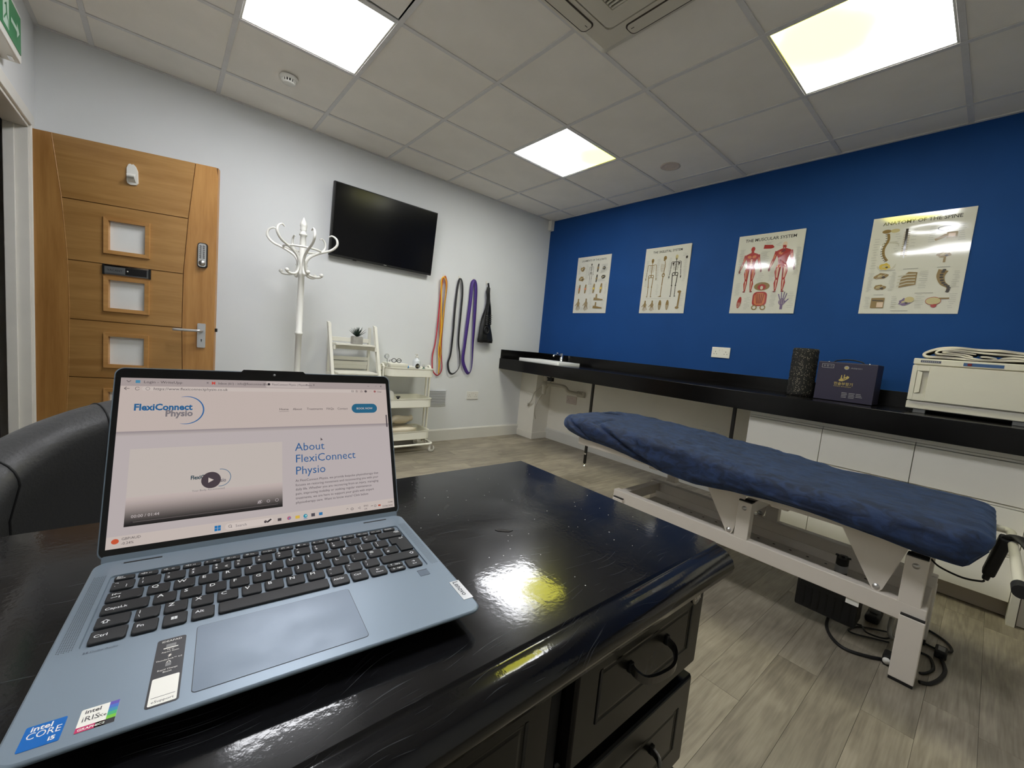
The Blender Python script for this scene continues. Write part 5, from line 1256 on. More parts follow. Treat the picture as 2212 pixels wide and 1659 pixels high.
for i in range(NY + 1):
    q = i / NY; q = q + .010 * math.sin(2 * math.pi * q) * -1
    e = 1 - math.cos(math.pi * q); y = Y_H + (Y_F - Y_H) * (.75 * q + .25 * e / 2)
    ins = endfac(y); zt = interp(ztop, y); zh = interp(zhem, y)
    dh, df = abs(y - Y_H), abs(y - Y_F); cap = min(1., dh / .07, 1) ; cap = min(cap, df / .04); cap = math.sqrt(max(0, 1 - (1 - cap) ** 2))
    zt = zh + (zt - zh) * (.35 + .65 * cap)
    xn, xf_ = XN + ins, XF - ins
    rr0 = min(.055, (zt - zh) * .75)
    path = []
    NB = 20; NT_ = NS - 2 * NB
    for k in range(NB):     # near side from hem up, then quarter round
        s_ = k / NB
        if s_ < .5: path.append((xn + .012 * (1 - s_ * 2) ** 2, zh + (zt - rr0 - zh) * s_ * 2, -1))
        else:
            a = (s_ - .5) * 2 * math.pi / 2; path.append((xn + rr0 * (1 - math.cos(a)), zt - rr0 + rr0 * math.sin(a), -1))
    for k in range(NT_ + 1):
        s_ = k / NT_; path.append((xn + rr0 + (xf_ - xn - 2 * rr0) * s_, zt + .006 * math.sin(math.pi * s_), 0))
    zhf = .535
    for k in range(1, NB + 1):
        s_ = k / NB
        if s_ <= .5:
            a = s_ * 2 * math.pi / 2; path.append((xf_ - rr0 * (1 - math.sin(a)), zt - rr0 + rr0 * math.cos(a), 1))
        else: path.append((xf_ - .008 * (s_ * 2 - 1) ** 2, (zt - rr0) + (min(zhf, zt - rr0 - .01) - (zt - rr0)) * (s_ * 2 - 1), 1))
    row = []
    for k, (x, z, sd) in enumerate(path):
        # outward direction
        if sd == 0: nx, nz = 0, 1
        else:
            up_ = max(0., min(1., (z - (zt - rr0)) / max(rr0, .001))); nx = sd * math.sqrt(max(0, 1 - up_ * up_)); nz = up_
        h = 0.
        lowf = max(0., min(1., (zt - z) / .12))
        nz1 = noise.noise(Vector((x * 5, y * 3.2, z * 5))); nz2 = noise.noise(Vector((x * 20, y * 11 + 3, z * 26))); nz3 = noise.noise(Vector((x * 40, y * 18, z * 40 + 7)))
        h += .005 * nz1 + .0055 * nz2 + .0026 * nz3
        if sd == -1 or x < XN + .2:
            wk = math.exp(-((y + 3.3) / .42) ** 2)          # long creases along the lower near side
            h += wk * lowf * .013 * (noise.noise(Vector((y * 3.2, (z - .13 * y) * 34, 1))) + .5 * noise.noise(Vector((y * 6, (z - .1 * y) * 80, 4))))
            h += fold(y, z, -1.98, .645, -2.18, .55, .009, .020) - .6 * fold(y, z, -1.965, .64, -2.15, .55, .014, .016) + fold(y, z, -2.18, .665, -2.60, .505, .011, .028) - .7 * fold(y, z, -2.22, .66, -2.62, .52, .018, .020) + fold(y, z, -2.47, .63, -2.52, .54, .012, .010) + fold(y, z, -2.08, .62, -2.14, .57, .01, .004)
        if sd == 0 or z > zt - .02:
            cr_ = math.exp(-((y + 2.75) / .42) ** 2)
            h += cr_ * (.010 * noise.noise(Vector((x * 34 - y * 6, y * 13, 5))) + .0045 * noise.noise(Vector((x * 60, y * 30 + x * 12, 9))))
            h -= .005 * math.exp(-((x + 1.26 + .05 * (y + 2.6)) / .012) ** 2) * math.exp(-((y + 2.75) / .5) ** 2)
            # face hole
            ex_, ey_ = (x + 1.225) / .088, (y + 2.055) / .062
            d2 = ex_ * ex_ + ey_ * ey_
            if d2 < 2.4: h -= .065 * max(0., 1 - d2) ** .4 if d2 < 1 else 0; h += .004 * math.exp(-(math.sqrt(d2) - 1.15) ** 2 * 20)
        yy = y
        if k < 4 or k > len(path) - 5: h -= .003 * (4 - min(k, len(path) - 1 - k))
        row.append(Vector((x + nx * h, yy, z + nz * h)))
    rows.append(row)
cv = MB().grid(rows)
for rg in (rows[0], rows[-1]): cv.vf(rg, [tuple(range(len(rg)))])
# pinched corner at the foot end
cv.build('fitted_cover', cover_mat(), t)
n_ = 26
hem = MB().tube([rows[i][0] + Vector((.002, 0, 0)) for i in range(2, NY - 1, 2)], .0035, 6)
hem.build('elastic_hem', cover_mat(), t)
# foot end bar with hand control hooked over it
M_cbar = mat('cream_tube', srgb(216, 212, 196), .35)
MB().tube(smooth_path([(-1.10, -3.62, .545), (-1.07, -3.70, .54), (-1.05, -3.742, .537), (-1.075, -3.757, .537), (-1.14, -3.757, .538), (-1.45, -3.757, .549), (-1.84, -3.757, .562)], 5), .0125, 14).build('foot_bar', M_cbar, t)
MB().cyl((-1.80, -3.757, .5606), (-1.855, -3.757, .5628), .0165, n=16).build('bar_end_cap', M_black_rub, t)
hc = thing('hand_control', 'black hand control hooked over the cream bar at the foot of the couch', 'remote control', (-1.3, -3.75, .5))
a = Vector((-1.27, -3.741, .560)); b = Vector((-1.25, -3.716, .400)); d_ = (b - a).normalized()
w3 = Vector((0, 1, 0)).cross(d_).normalized(); n3 = w3.cross(d_)
hb = MB(Matrix(((w3.x, d_.x, n3.x, a.x), (w3.y, d_.y, n3.y, a.y), (w3.z, d_.z, n3.z, a.z), (0, 0, 0, 1))))
hb.box((-.026, 0, -.016), (.026, .155, .016), .008); hb.box((-.012, .15, -.009), (.012, .178, .009), .005)
hb.build('handset', M_black_rub, hc)
MB().tube(smooth_path([(-1.27, -3.742, .552), (-1.285, -3.757, .570), (-1.31, -3.775, .566), (-1.36, -3.80, .540)], 5), [.016] * 5 + [.013] * 6 + [.010] * 5, 10, flat=(1.5, .6)).build('hanging_hook', M_black_rub, hc)
MB().tube(smooth_path([tuple(b + d_ * .02), (-1.245, -3.705, .372), (-1.24, -3.66, .362), (-1.20, -3.60, .362), (-1.12, -3.57, .36)], 6), .0035, 8).build('control_cable', M_black_rub, hc)

# ================================================================== cables on the floor
def cable(pts, r, name='floor_cable'):
    return smooth_path([(x, y, r + .0008 + (z if len(q) > 2 else 0)) for q in pts for x, y, z in [(q[0], q[1], q[2] if len(q) > 2 else 0)]], 7), r
c1 = thing('power_cable', 'thick black power cable looping out from the control box to the near foot leg', 'cable', (-1.35, -3.4, 0), group='black cables under the couch')
P, r = cable([(-1.25, -3.31, .045), (-1.26, -3.313, .02), (-1.337, -3.32), (-1.41, -3.346), (-1.456, -3.384), (-1.463, -3.419), (-1.438, -3.469), (-1.405, -3.51)], .006)
MB().tube(P, r, 8).build('lead', M_black_rub, c1)
MB().box((-1.43, -3.532, .001), (-1.375, -3.508, .04), .006).build('plug', M_black_rub, c1)
MB().lathe([(0, 0), (.012, 0), (.012, .003), (0, .003)], (-1.435, -3.522, .022), 14, 'x').build('white_plug_ring', M_plastic, c1)
c2 = thing('coiled_cable', 'thin black coiled cable on the floor behind the foot leg', 'cable', (-1.25, -3.4, 0), group='black cables under the couch')
for pp in ([(-1.239, -3.273, .04), (-1.252, -3.327), (-1.222, -3.37), (-1.2, -3.414)], [(-1.162, -3.492, .004), (-1.199, -3.432), (-1.233, -3.40), (-1.296, -3.386), (-1.302, -3.41), (-1.273, -3.456), (-1.24, -3.507)], [(-1.22, -3.42, .006), (-1.26, -3.44, .008), (-1.24, -3.49, .006), (-1.17, -3.52), (-1.12, -3.60)]):
    P, r = cable(pp, .0035); MB().tube(P, r, 8).build('lead', M_black_rub, c2)
c3 = thing('mains_cable', 'black mains cable curling on the floor right of the near foot leg', 'cable', (-1.2, -3.63, 0), group='black cables under the couch')
for pp, rr in (([(-.965, -3.584), (-.974, -3.616), (-1.012, -3.657), (-1.058, -3.674), (-1.091, -3.668), (-1.116, -3.626), (-1.102, -3.585)], .0045), ([(-1.44, -3.612), (-1.416, -3.637), (-1.348, -3.658), (-1.27, -3.667), (-1.20, -3.656), (-1.165, -3.645, .008)], .006), ([(-1.372, -3.608), (-1.345, -3.625), (-1.287, -3.638), (-1.213, -3.622), (-1.21, -3.59)], .0045)):
    P, r = cable(pp, rr); MB().tube(P, r, 8).build('lead', M_black_rub, c3)
ad = thing('cable_adaptor', 'small black mains adaptor block among the cables', 'adaptor', (-1.14, -3.64, 0))
MB().box((-1.185, -3.665, .001), (-1.12, -3.63, .032), .006).build('body', M_black_rub, ad)
MB().box((-1.175, -3.658, .032), (-1.135, -3.638, .0335), .001).build('pale_sticker', M_grey, ad)
fs = thing('foot_switch', 'black foot switch with grey button lying under the couch', 'foot switch', (-1.12, -3.44, 0))
MB().box((-1.14, -3.46, .001), (-1.02, -3.41, .035), .012).build('pedal_body', M_black_rub, fs)
MB().lathe([(0, 0), (.02, 0), (.02, .012), (.015, .016), (0, .016)], (-1.08, -3.435, .035), 16).build('switch_button', M_grey, fs)
cg = MB().tube(smooth_path([(-1.20, -3.50, .09), (-1.225, -3.50, .06), (-1.235, -3.505, .035), (-1.215, -3.51, .018)], 5), .008, 10)
tag(cg.build('lever_end', mat('pale_grey_lever', srgb(150, 148, 140), .4)), 'small curved pale grey lever end behind the near foot leg', 'lever')
# ================================================================== desk
def lacquer():
    m = bpy.data.materials.new('black_lacquer'); m.use_nodes = True
    nt = m.node_tree; N = nt.nodes; L = nt.links; b = N['Principled BSDF']
    b.inputs['Base Color'].default_value = (*srgb(17, 17, 19), 1); b.inputs['Specular IOR Level'].default_value = .08
    b.inputs['Coat Weight'].default_value = .58; b.inputs['Coat Roughness'].default_value = .055
    tc = N.new('ShaderNodeTexCoord')
    n = N.new('ShaderNodeTexNoise'); n.inputs['Scale'].default_value = 7; n.inputs['Detail'].default_value = 6; n.inputs['Distortion'].default_value = .8; L.new(tc.outputs['Object'], n.inputs['Vector'])
    r = N.new('ShaderNodeMapRange'); r.inputs[1].default_value = .42; r.inputs[2].default_value = .72; r.inputs[3].default_value = .18; r.inputs[4].default_value = .30
    L.new(n.outputs['Fac'], r.inputs[0]); L.new(r.outputs[0], b.inputs['Roughness'])
    # fine scratches: stretched noise in two directions, used as faint relief and dust-grey streaks
    f = None
    for ang, sc in ((.5, (14, 900, 1)), (-.9, (11, 760, 1)), (1.4, (12, 820, 1))):
        mp = N.new('ShaderNodeMapping'); mp.inputs['Rotation'].default_value = (0, 0, ang); mp.inputs['Scale'].default_value = sc
        dn = N.new('ShaderNodeTexNoise'); dn.inputs['Scale'].default_value = 3.; L.new(tc.outputs['Object'], dn.inputs['Vector'])
        av = N.new('ShaderNodeVectorMath'); av.operation = 'MULTIPLY_ADD'; av.inputs[1].default_value = (.2, .2, 0); L.new(dn.outputs['Color'], av.inputs[0]); L.new(tc.outputs['Object'], av.inputs[2])
        L.new(av.outputs[0], mp.inputs[0]); s = N.new('ShaderNodeTexNoise'); s.inputs['Scale'].default_value = 1.; s.inputs['Detail'].default_value = 1; L.new(mp.outputs[0], s.inputs['Vector'])
        t_ = N.new('ShaderNodeMapRange'); t_.inputs[1].default_value = .71; t_.inputs[2].default_value = .78; L.new(s.outputs['Fac'], t_.inputs[0])
        if f is None: f = t_.outputs[0]
        else:
            ad_ = N.new('ShaderNodeMath'); ad_.operation = 'MAXIMUM'; L.new(f, ad_.inputs[0]); L.new(t_.outputs[0], ad_.inputs[1]); f = ad_.outputs[0]
    mx = N.new('ShaderNodeMix'); mx.data_type = 'RGBA'; mx.inputs[6].default_value = (*srgb(17, 17, 19), 1); mx.inputs[7].default_value = (*srgb(58, 60, 64), 1)
    L.new(f, mx.inputs[0]); L.new(mx.outputs[2], b.inputs['Base Color'])
    fn = N.new('ShaderNodeTexNoise'); fn.inputs['Scale'].default_value = 700; fn.inputs['Detail'].default_value = 2; L.new(tc.outputs['Object'], fn.inputs['Vector'])
    bp = N.new('ShaderNodeBump'); bp.inputs['Strength'].default_value = .06; bp.inputs['Distance'].default_value = .0003; L.new(fn.outputs['Fac'], bp.inputs['Height'])
    L.new(bp.outputs[0], b.inputs['Normal'])
    wn = N.new('ShaderNodeTexNoise'); wn.inputs['Scale'].default_value = 160; wn.inputs['Detail'].default_value = 4; L.new(tc.outputs['Object'], wn.inputs['Vector'])
    cb = N.new('ShaderNodeBump'); cb.inputs['Strength'].default_value = .10; cb.inputs['Distance'].default_value = .0008; L.new(wn.outputs['Fac'], cb.inputs['Height']); L.new(cb.outputs[0], b.inputs['Coat Normal'])
    r2 = N.new('ShaderNodeMapRange'); r2.inputs[1].default_value = .45; r2.inputs[2].default_value = .7; r2.inputs[3].default_value = .035; r2.inputs[4].default_value = .16; L.new(n.outputs['Fac'], r2.inputs[0]); L.new(r2.outputs[0], b.inputs['Coat Roughness'])
    return m
M_lac = lacquer()
M_lacd = mat('black_lacquer_front', srgb(14, 13, 12), .2, spec=.28, rvar=.08)
M_rec = mat('black_recess', srgb(8, 8, 9), .6)
t = desk = thing('desk', 'scratched glossy black lacquered desk with moulded front edge and drawers', 'desk', (-3.43, -3.17, 0))
DX0, DX1, DYB, DYF = -4.03, -2.828, -2.93, -3.398
prof = [(DYB, .735), (DYB, .777), (DYB - .003, .780), (DYF, .780), (DYF - .001, .7775), (DYF - .005, .7765), (DYF - .012, .7755), (DYF - .022, .771), (DYF - .030, .763), (DYF - .0335, .753), (DYF - .031, .744), (DYF - .024, .739), (DYF - .018, .7375), (DYF - .014, .732), (DYF - .006, .727), (DYF + .001, .7205), (DYF + .03, .7205), (DYF + .03, .735)]
rings = []
for x, k in ((DX0, 1), (DX1 - .006, 1), (DX1 - .001, .9), (DX1 + .001, .75)):
    rings.append([Vector((x, DYF + (y - DYF) * (k if y < DYF else 1), .755 + (z - .755) * (1 if k == 1 else .9 if k > .8 else .7))) for y, z in prof])
tb = MB().grid(rings, cv=True, smooth=False)
tb.vf(rings[0], [tuple(range(len(prof)))], False); tb.vf(rings[-1], [tuple(range(len(prof)))], False)
o = tb.build('desk_top', M_lac, t)
for p_ in o.data.polygons: p_.use_smooth = len(p_.vertices) == 4 and abs(p_.normal.z) < .999 and abs(p_.normal.x) < .5
def drawer(x0, x1, z0, z1, handle=True):
    y = -3.39
    mb = MB(); lv = []
    def rl(o, yy, r=.003): return [Vector((x, yy, z)) for x, z in rrect(x0 + o, z0 + o, x1 - o, z1 - o, r, 3)]
    for o_, yy in ((0, y + .024), (0, y + .004), (.002, y + .001), (.004, y), (.040, y), (.0415, y + .0006), (.044, y + .0010), (.0465, y + .0006), (.048, y + .0002)): lv.append(rl(o_, yy))
    mb.grid(lv, cv=True, smooth=False); mb.vf(lv[-1], [tuple(range(len(lv[-1])))], False); mb.vf(lv[0], [tuple(range(len(lv[0])))], False)
    d = mb.build('drawer', M_lacd, t)
    zc = (z0 + z1) / 2
    for x in (x0 + .045, x1 - .038): MB().box((x - .0022, y - .0006, zc - .036), (x + .0022, y + .002, zc + .036)).build('slot_groove', M_rec, d)
    if handle:
        xc = (x0 + x1) / 2
        P = smooth_path([(xc - .046, y, zc + .010), (xc - .049, y - .010, zc + .008), (xc - .040, y - .022, zc + .003), (xc - .010, y - .028, zc), (xc + .018, y - .028, zc), (xc + .043, y - .015, zc + .004), (xc + .046, y, zc + .008)], 4)
        hb = MB(); rings = []
        for i, p in enumerate(P):
            tt = (P[min(i + 1, len(P) - 1)] - P[max(i - 1, 0)]).normalized(); nn = tt.cross(Vector((0, 0, 1))).normalized() * .0022
            rings.append([p + nn + Vector((0, 0, .0052)), p - nn + Vector((0, 0, .0052)), p - nn - Vector((0, 0, .0052)), p + nn - Vector((0, 0, .0052))])
        hb.grid(rings, cv=True, smooth=False); hb.build('bow_handle', mat('dark_pewter', (.11, .105, .1), .28, .9), d)
        for q in (-1, 1): MB().box((xc + q * .046 - .004, y - .003, zc + .002), (xc + q * .046 + .004, y + .001, zc + .016), .001).build('handle_boss', M_rec, d)
    return d
for z0, z1 in ((.566, .7185), (.388, .543), (.21, .365), (.05, .188)): drawer(-3.135, -2.823, z0, z1)
MB().box((-3.137, -3.362, .02), (-2.829, -2.95, .7195)).build('pedestal', M_lacd, t)
for z in (.5545, .3765, .199): MB().tube([(-3.135, -3.362, z), (-2.826, -3.362, z)], .010, 10).build('drawer_rail', M_lacd, t)
MB().box((-3.172, -3.372, .0), (-3.139, -2.95, .7195), .002).build('stile', M_rec, t)
drawer(-3.70, -3.175, .566, .7185, handle=False)
MB().box((-3.70, -3.365, .60), (-3.18, -3.0, .7195)).build('knee_drawer_box', M_rec, t)
MB().box((-3.70, -2.965, .25), (-3.18, -2.95, .70)).build('modesty_panel', M_lacd, t)
MB().box((-4.02, -3.362, .02), (-3.702, -2.95, .7195)).build('pedestal', M_lacd, t)
for z0, z1 in ((.566, .7185), (.388, .543), (.21, .365), (.05, .188)): drawer(-4.02, -3.704, z0, z1)
for x0, x1 in ((-3.14, -2.829), (-4.02, -3.702)): MB().box((x0, -3.355, 0), (x1, -2.96, .022)).build('plinth', M_rec, t)
MB().lathe([(0, 0), (.0125, 0), (.0125, -.002), (.0105, -.003), (.0100, -.0022), (0, -.0022)], (-2.8555, -3.3905, .6925), 26, 'y').build('oval_badge', mat('aged_bronze', (.30, .27, .23), .4, .7), t)
MB().text('DIR', .0125, xf(0, (-2.8555, -3.3938, .688), (1, 0, 0), (0, 0, 1)), 'CENTER', .008).build('badge_lettering', mat('badge_light', (.75, .7, .62), .4, .6), t)
# small chip and dust specks on the lacquer
MB().prism([(0, 0), (.006, .003), (.014, .001), (.022, -.004), (.027, -.0035), (.020, -.008), (.010, -.006), (.003, -.004)], .0006, xf(0, (-3.118, -3.198, .7801), (.9, -.43, 0), (.43, .9, 0))).build('lacquer_chip', mat('chip_grey', srgb(40, 38, 36), .8), t)
sp = MB(); rnd = random.Random(3)
for k in range(60):
    x, y = rnd.uniform(-3.22, -2.86), rnd.uniform(-3.38, -2.96); r_ = rnd.uniform(.0004, .0010)
    sp.vf([(x + r_ * math.cos(a), y + r_ * .8 * math.sin(a), .7803) for a in [2 * math.pi * q / 6 for q in range(6)]], [tuple(range(6))], False)
o = sp.build('dust_specks', mat('dust', srgb(200, 200, 196), .8), t); o['kind'] = 'stuff'

# ================================================================== tub chair
M_leather = mat('black_bonded_leather', srgb(60, 60, 61), .42, bump=.6, bscale=170, bdist=.0012, rvar=.15, rscale=30, detail=3)
t = thing('tub_chair', 'black leather rounded tub chair behind the desk, partly hidden by the laptop', 'chair', (-3.44, -2.62, 0))
ccx, ccy = -3.475, -2.52
def rim(ph): return (ccx + .335 * math.sin(ph), ccy + .30 * math.cos(ph), .742 + .155 * max(0, math.cos(ph)) ** 1.0 if True else 0)
secs = []
NP = 64
for i in range(NP + 1):
    ph = R(-118 + 236 * i / NP)
    px_, py_, zt = rim(ph); ux, uy = math.sin(ph), math.cos(ph)
    zt = .650 + .188 * (max(0, math.cos(ph)) if abs(ph) < math.pi / 2 else 0) - (.03 * (abs(ph) - math.pi / 2) if abs(ph) > math.pi / 2 else 0)
    e = min(1, min(i, NP - i) / 4); e = math.sqrt(1 - (1 - e) ** 2); th = .058 * (.25 + .75 * e)
    ring = []
    ring.append((th * .75, .12)); ring.append((th * .95, .35)); ring.append((th * 1.0, zt - .12))
    for k in range(13):
        a = math.pi * k / 12; ring.append((th * math.cos(a) * 1.05, zt - .055 + .055 * math.sin(a) * (.5 + .5 * e)))
    ring.append((-th * .75, zt - .13)); ring.append((-th * .8, .50)); ring.append((-th * .7, .35)); ring.append((-th * .7, .12))
    secs.append([Vector((px_ + ux * r, py_ + uy * r, z)) for r, z in ring])
tb = MB().grid(secs, cv=True); n_ = len(secs[0]); tb.vf(secs[0], [tuple(range(n_))]); tb.vf(secs[-1], [tuple(range(n_))])
tb.build('tub_shell', M_leather, t)
M_seam = mat('seam_thread', srgb(20, 20, 21), .7)
for ph in (-62, -24, 24, 62):
    i = round((ph + 118) / 236 * NP); P = [v + (v - Vector((ccx + .335 * math.sin(R(ph)), ccy + .3 * math.cos(R(ph)), v.z))) * .015 for v in secs[i][2:19]]
    MB().tube(P, .0022, 6).build('seam', M_seam, t)
MB().prism(rrect(-.255, -.30, .255, .22, .12, 8), .12, Matrix.Translation((ccx, ccy, .34))).build('seat_cushion', M_leather, t)
MB().prism(rrect(-.30, -.28, .30, .24, .12, 8), .22, Matrix.Translation((ccx, ccy, .12))).build('seat_base', M_leather, t)
for x in (-.22, .22):
    for y in (-.22, .18): MB().cyl((ccx + x, ccy + y, 0), (ccx + x, ccy + y, .125), .016, .024, n=12).build('leg', M_dwood, t)
# ================================================================== laptop
lap = thing('laptop', 'open slate blue laptop showing a physiotherapy web page on the black desk', 'laptop', (-3.5484, -3.0927, .7803), R(-5.2989), world=False)
LW, LD, Z0, Z1 = .313, .2376, .0045, .0198
LTH = R(114.124); CL, SL = -math.cos(LTH), math.sin(LTH)
M_lap = mat('slate_blue_aluminium', srgb(124, 138, 151), .38, .3, spec=.5, bump=.04, bscale=900, bdist=.0003, detail=1)
M_lapd = mat('laptop_underside', srgb(30, 34, 40), .5)
# keyboard well is a real recess: deck is built around it
KX0, KX1, KY0, KY1 = .0168, .2966, -.1438, -.0352
def deck_outline(o, n=8):
    return rrect(o, -LD + o, LW - o, -.003 - o, .011, n)
d_ = MB(); lv = []
for o_, z in ((.0035, Z1 - .0052), (.0004, Z1 - .0030), (0, Z1 - .0016), (.0006, Z1 - .0005), (.0016, Z1)): lv.append([Vector((x, y, z)) for x, y in deck_outline(o_)])
d_.grid(lv, cv=True); d_.vf(lv[0], [tuple(range(len(lv[0])))], False)
outer = lv[-1]
inner = [Vector((x, y, Z1)) for x, y in rrect(KX0, KY0, KX1, KY1, .0035, 8)]
d_.grid([outer, inner], cv=True, smooth=False)
low = [Vector((x, y, Z1 - .0016)) for x, y in rrect(KX0 + .0004, KY0 + .0004, KX1 - .0004, KY1 - .0004, .0035, 8)]
d_.grid([inner, low], cv=True, smooth=False); d_.vf(low, [tuple(range(len(low)))], False)
o = d_.build('base', M_lap, lap, recalc=True)
ub = MB(); lv = [[Vector((x, y, z)) for x, y in deck_outline(o_)] for o_, z in ((.024, Z0), (.016, Z0 + .0015), (.0035, Z1 - .0051))]; ub.grid(lv, cv=True); ub.vf(lv[0], [tuple(range(len(lv[0])))], False); ub.build('bottom_cover', M_lapd, lap)
for x in (.03, LW - .03):
    for y in (-.03, -LD + .03): MB().cyl((x, y, 0), (x, y, Z0 + .001), .007, n=12).build('rubber_foot', M_black_rub, lap)
# lid ---------------------------------------------------------------
LH = .2085
def lidp(s, v, off): return Vector((s, CL * v - SL * off, Z1 - .0005 + SL * v + CL * off))
Mlid = Matrix(((1, 0, 0, 0), (0, CL, -SL, 0), (0, SL, CL, Z1 - .0005), (0, 0, 0, 1)))
MB(Mlid).prism(rrect(0, .0005, LW, LH, .009, 8), .0055, Matrix.Translation((0, 0, -.0065))).build('lid', M_lap, lap)
M_bez = mat('black_bezel', srgb(14, 14, 15), .18, spec=.5)
MB(Mlid).prism(rrect(.0012, .002, LW - .0012, LH - .0012, .008, 8), .0008, Matrix.Translation((0, 0, -.001))).build('bezel', M_bez, lap)
MB(Mlid).prism([(.118, LH - .003), (.122, LH + .0022), (.192, LH + .0022), (.197, LH - .003)], .0056, Matrix.Translation((0, 0, -.0062))).build('camera_bump', M_bez, lap)
MB(Mlid).lathe([(0, 0), (.0016, 0), (.0016, .0002), (0, .0003)], (.157, LH - .0042, -.0002), 12).build('camera_lens', M_grey, lap)
MB(Mlid).prism(rrect(.004, -.0035, LW - .004, .0045, .002), .010, Matrix.Translation((0, 0, -.0085))).build('hinge_bar', M_lap, lap)
for a, b in ((.0225, .0525), (.2597, .2900)): MB().box((a, -.0128, Z1 - .0002), (b, -.0108, Z1 + .0003)).build('hinge_slot', M_black, lap)
# display --------------------------------------------------------------
SX0, SX1, SY0, SY1 = .0060, .3070, .0107, .1959
def E(r, g, b, k=1.): 
    c = srgb(r, g, b); return emat('screen_%d_%d_%d' % (r, g, b), tuple(x * k for x in c))
disp = MB(Mlid).box((SX0, SY0, -.0003), (SX1, SY1, .00005)).build('display', E(178, 168, 168), lap)
ar = Art(lambda u, v, h: Vector((u, CL * v - SL * h, Z1 - .0005 + SL * v + CL * h)), .00008)
hdr = E(186, 172, 166); tab = E(160, 148, 146); white = E(196, 184, 178); ink = E(74, 66, 70); blue = E(38, 92, 138); grey = E(118, 112, 116); dk = E(38, 32, 36); teal = E(38, 94, 124)
ar.rect(SX0, .1862, SX1, SY1, tab); ar.rect(SX0, .1334, SX1, .1805, hdr); ar.rect(SX0, .1805, SX1, .1862, hdr)
ar.rect(SX0, SY0, SX1, .0228, E(190, 178, 172))
for k in range(5): ar.rect(SX0, .1334 - .0010 * (k + 1), SX1, .1334 - .0010 * k, E(146 + 7 * k, 136 + 7 * k, 138 + 6 * k))
ar.layer(); ar.rect(.1475, .1868, .199, .1950, E(184, 172, 168), .001); ar.rect(.0245, .1808, .262, .1855, E(192, 180, 174), .002)
ar.rect(.3035, .128, .3053, .1465, ink)
V0, V1, V2, V3 = .0186, .1655, .0312, .1134
ar.rect(V0, V2, V1, V3, E(186, 176, 170))
ar.layer()
NG = 26
for k in range(NG):
    q = k / (NG - 1); f_ = (1 - q) ** 1.5; f_ = 1 - f_ * .86
    ar.rect(V0, V2 + .030 * k / NG, V1, V2 + .030 * (k + 1) / NG, E(int(186 * f_), int(172 * f_), int(168 * f_)))
ar.layer()
# tabs
def tx(s, z, u, v, m, **k): ar.text(s, z, u, v, m, **k)
tx('⌄', .007, .010, .1905, ink); ar.rect(.0185, .1897, .0225, .1932, E(70, 130, 160)); tx('Login - WriteUpp', .0042, .0255, .1898, ink, sx=1.15); tx('×', .005, .0835, .1898, ink)
tx('M', .0048, .089, .1897, E(190, 60, 50), bold=.04); tx('Inbox (61) - info@flexiconnectphy..', .0040, .0955, .1898, ink, sx=.98); tx('×', .005, .1440, .1898, ink)
ar.ell(.1505, .1913, .0016, .0016, dk); tx('FlexiConnect Physio | Physiothera..', .0038, .1540, .1899, ink, sx=.92); tx('×', .005, .1945, .1898, ink); tx('+', .0055, .2035, .1896, ink)
tx('–', .005, .2790, .1900, ink); tx('▫', .006, .2880, .1895, ink); tx('×', .0058, .2975, .1895, ink)
tx('←', .0065, .0085, .1811, ink); ar.ring(.0205, .1831, .0018, .0018, .0004, ink, 30, 340); ar.ring(.0295, .1831, .0017, .0017, .0003, ink); tx('https://www.flexiconnectphysio.co.uk', .0047, .0345, .1815, ink, sx=1.0)
for u, s_ in ((.2555, '⊟'), (.2605, '☆'), (.2675, '☆')): tx(s_, .0045, u, .1815, ink)
ar.ell(.2760, .1832, .0018, .0018, ink); tx('···', .004, .2815, .1822, ink); ar.ell(.2895, .1832, .0017, .0017, E(150, 90, 90)); tx('Chat', .0034, .293, .1817, ink)
# header
tx('FlexiConnect', .0106, .0186, .1575, blue, bold=.035, sx=.915); tx('Physio', .0102, .0463, .1500, grey, bold=.035, sx=.96)
pts = []; W_s = []
for k in range(41):
    a = R(108 - 216 * k / 40); pts.append((.0652 + .0168 * math.cos(a), .1571 + .0167 * math.sin(a))); W_s.append(.0013 * math.sin(math.pi * min(1, max(0, k / 40))) ** .6 + .0001)
ar.stroke(pts, W_s, E(50, 98, 150))
for s_, u in (('Home', .1625), ('About', .1785), ('Treatments', .1955), ('FAQs', .2205), ('Contact', .2350)): tx(s_, .0043, u, .1556, ink)
ar.stroke([(.1622, .1538), (.1737, .1538)], .0003, ink)
ar.rect(.2546, .1502, .2912, .1640, teal, .0068); ar.layer(); tx('BOOK NOW', .0040, .2729, .1556, white, align='CENTER', bold=.01)
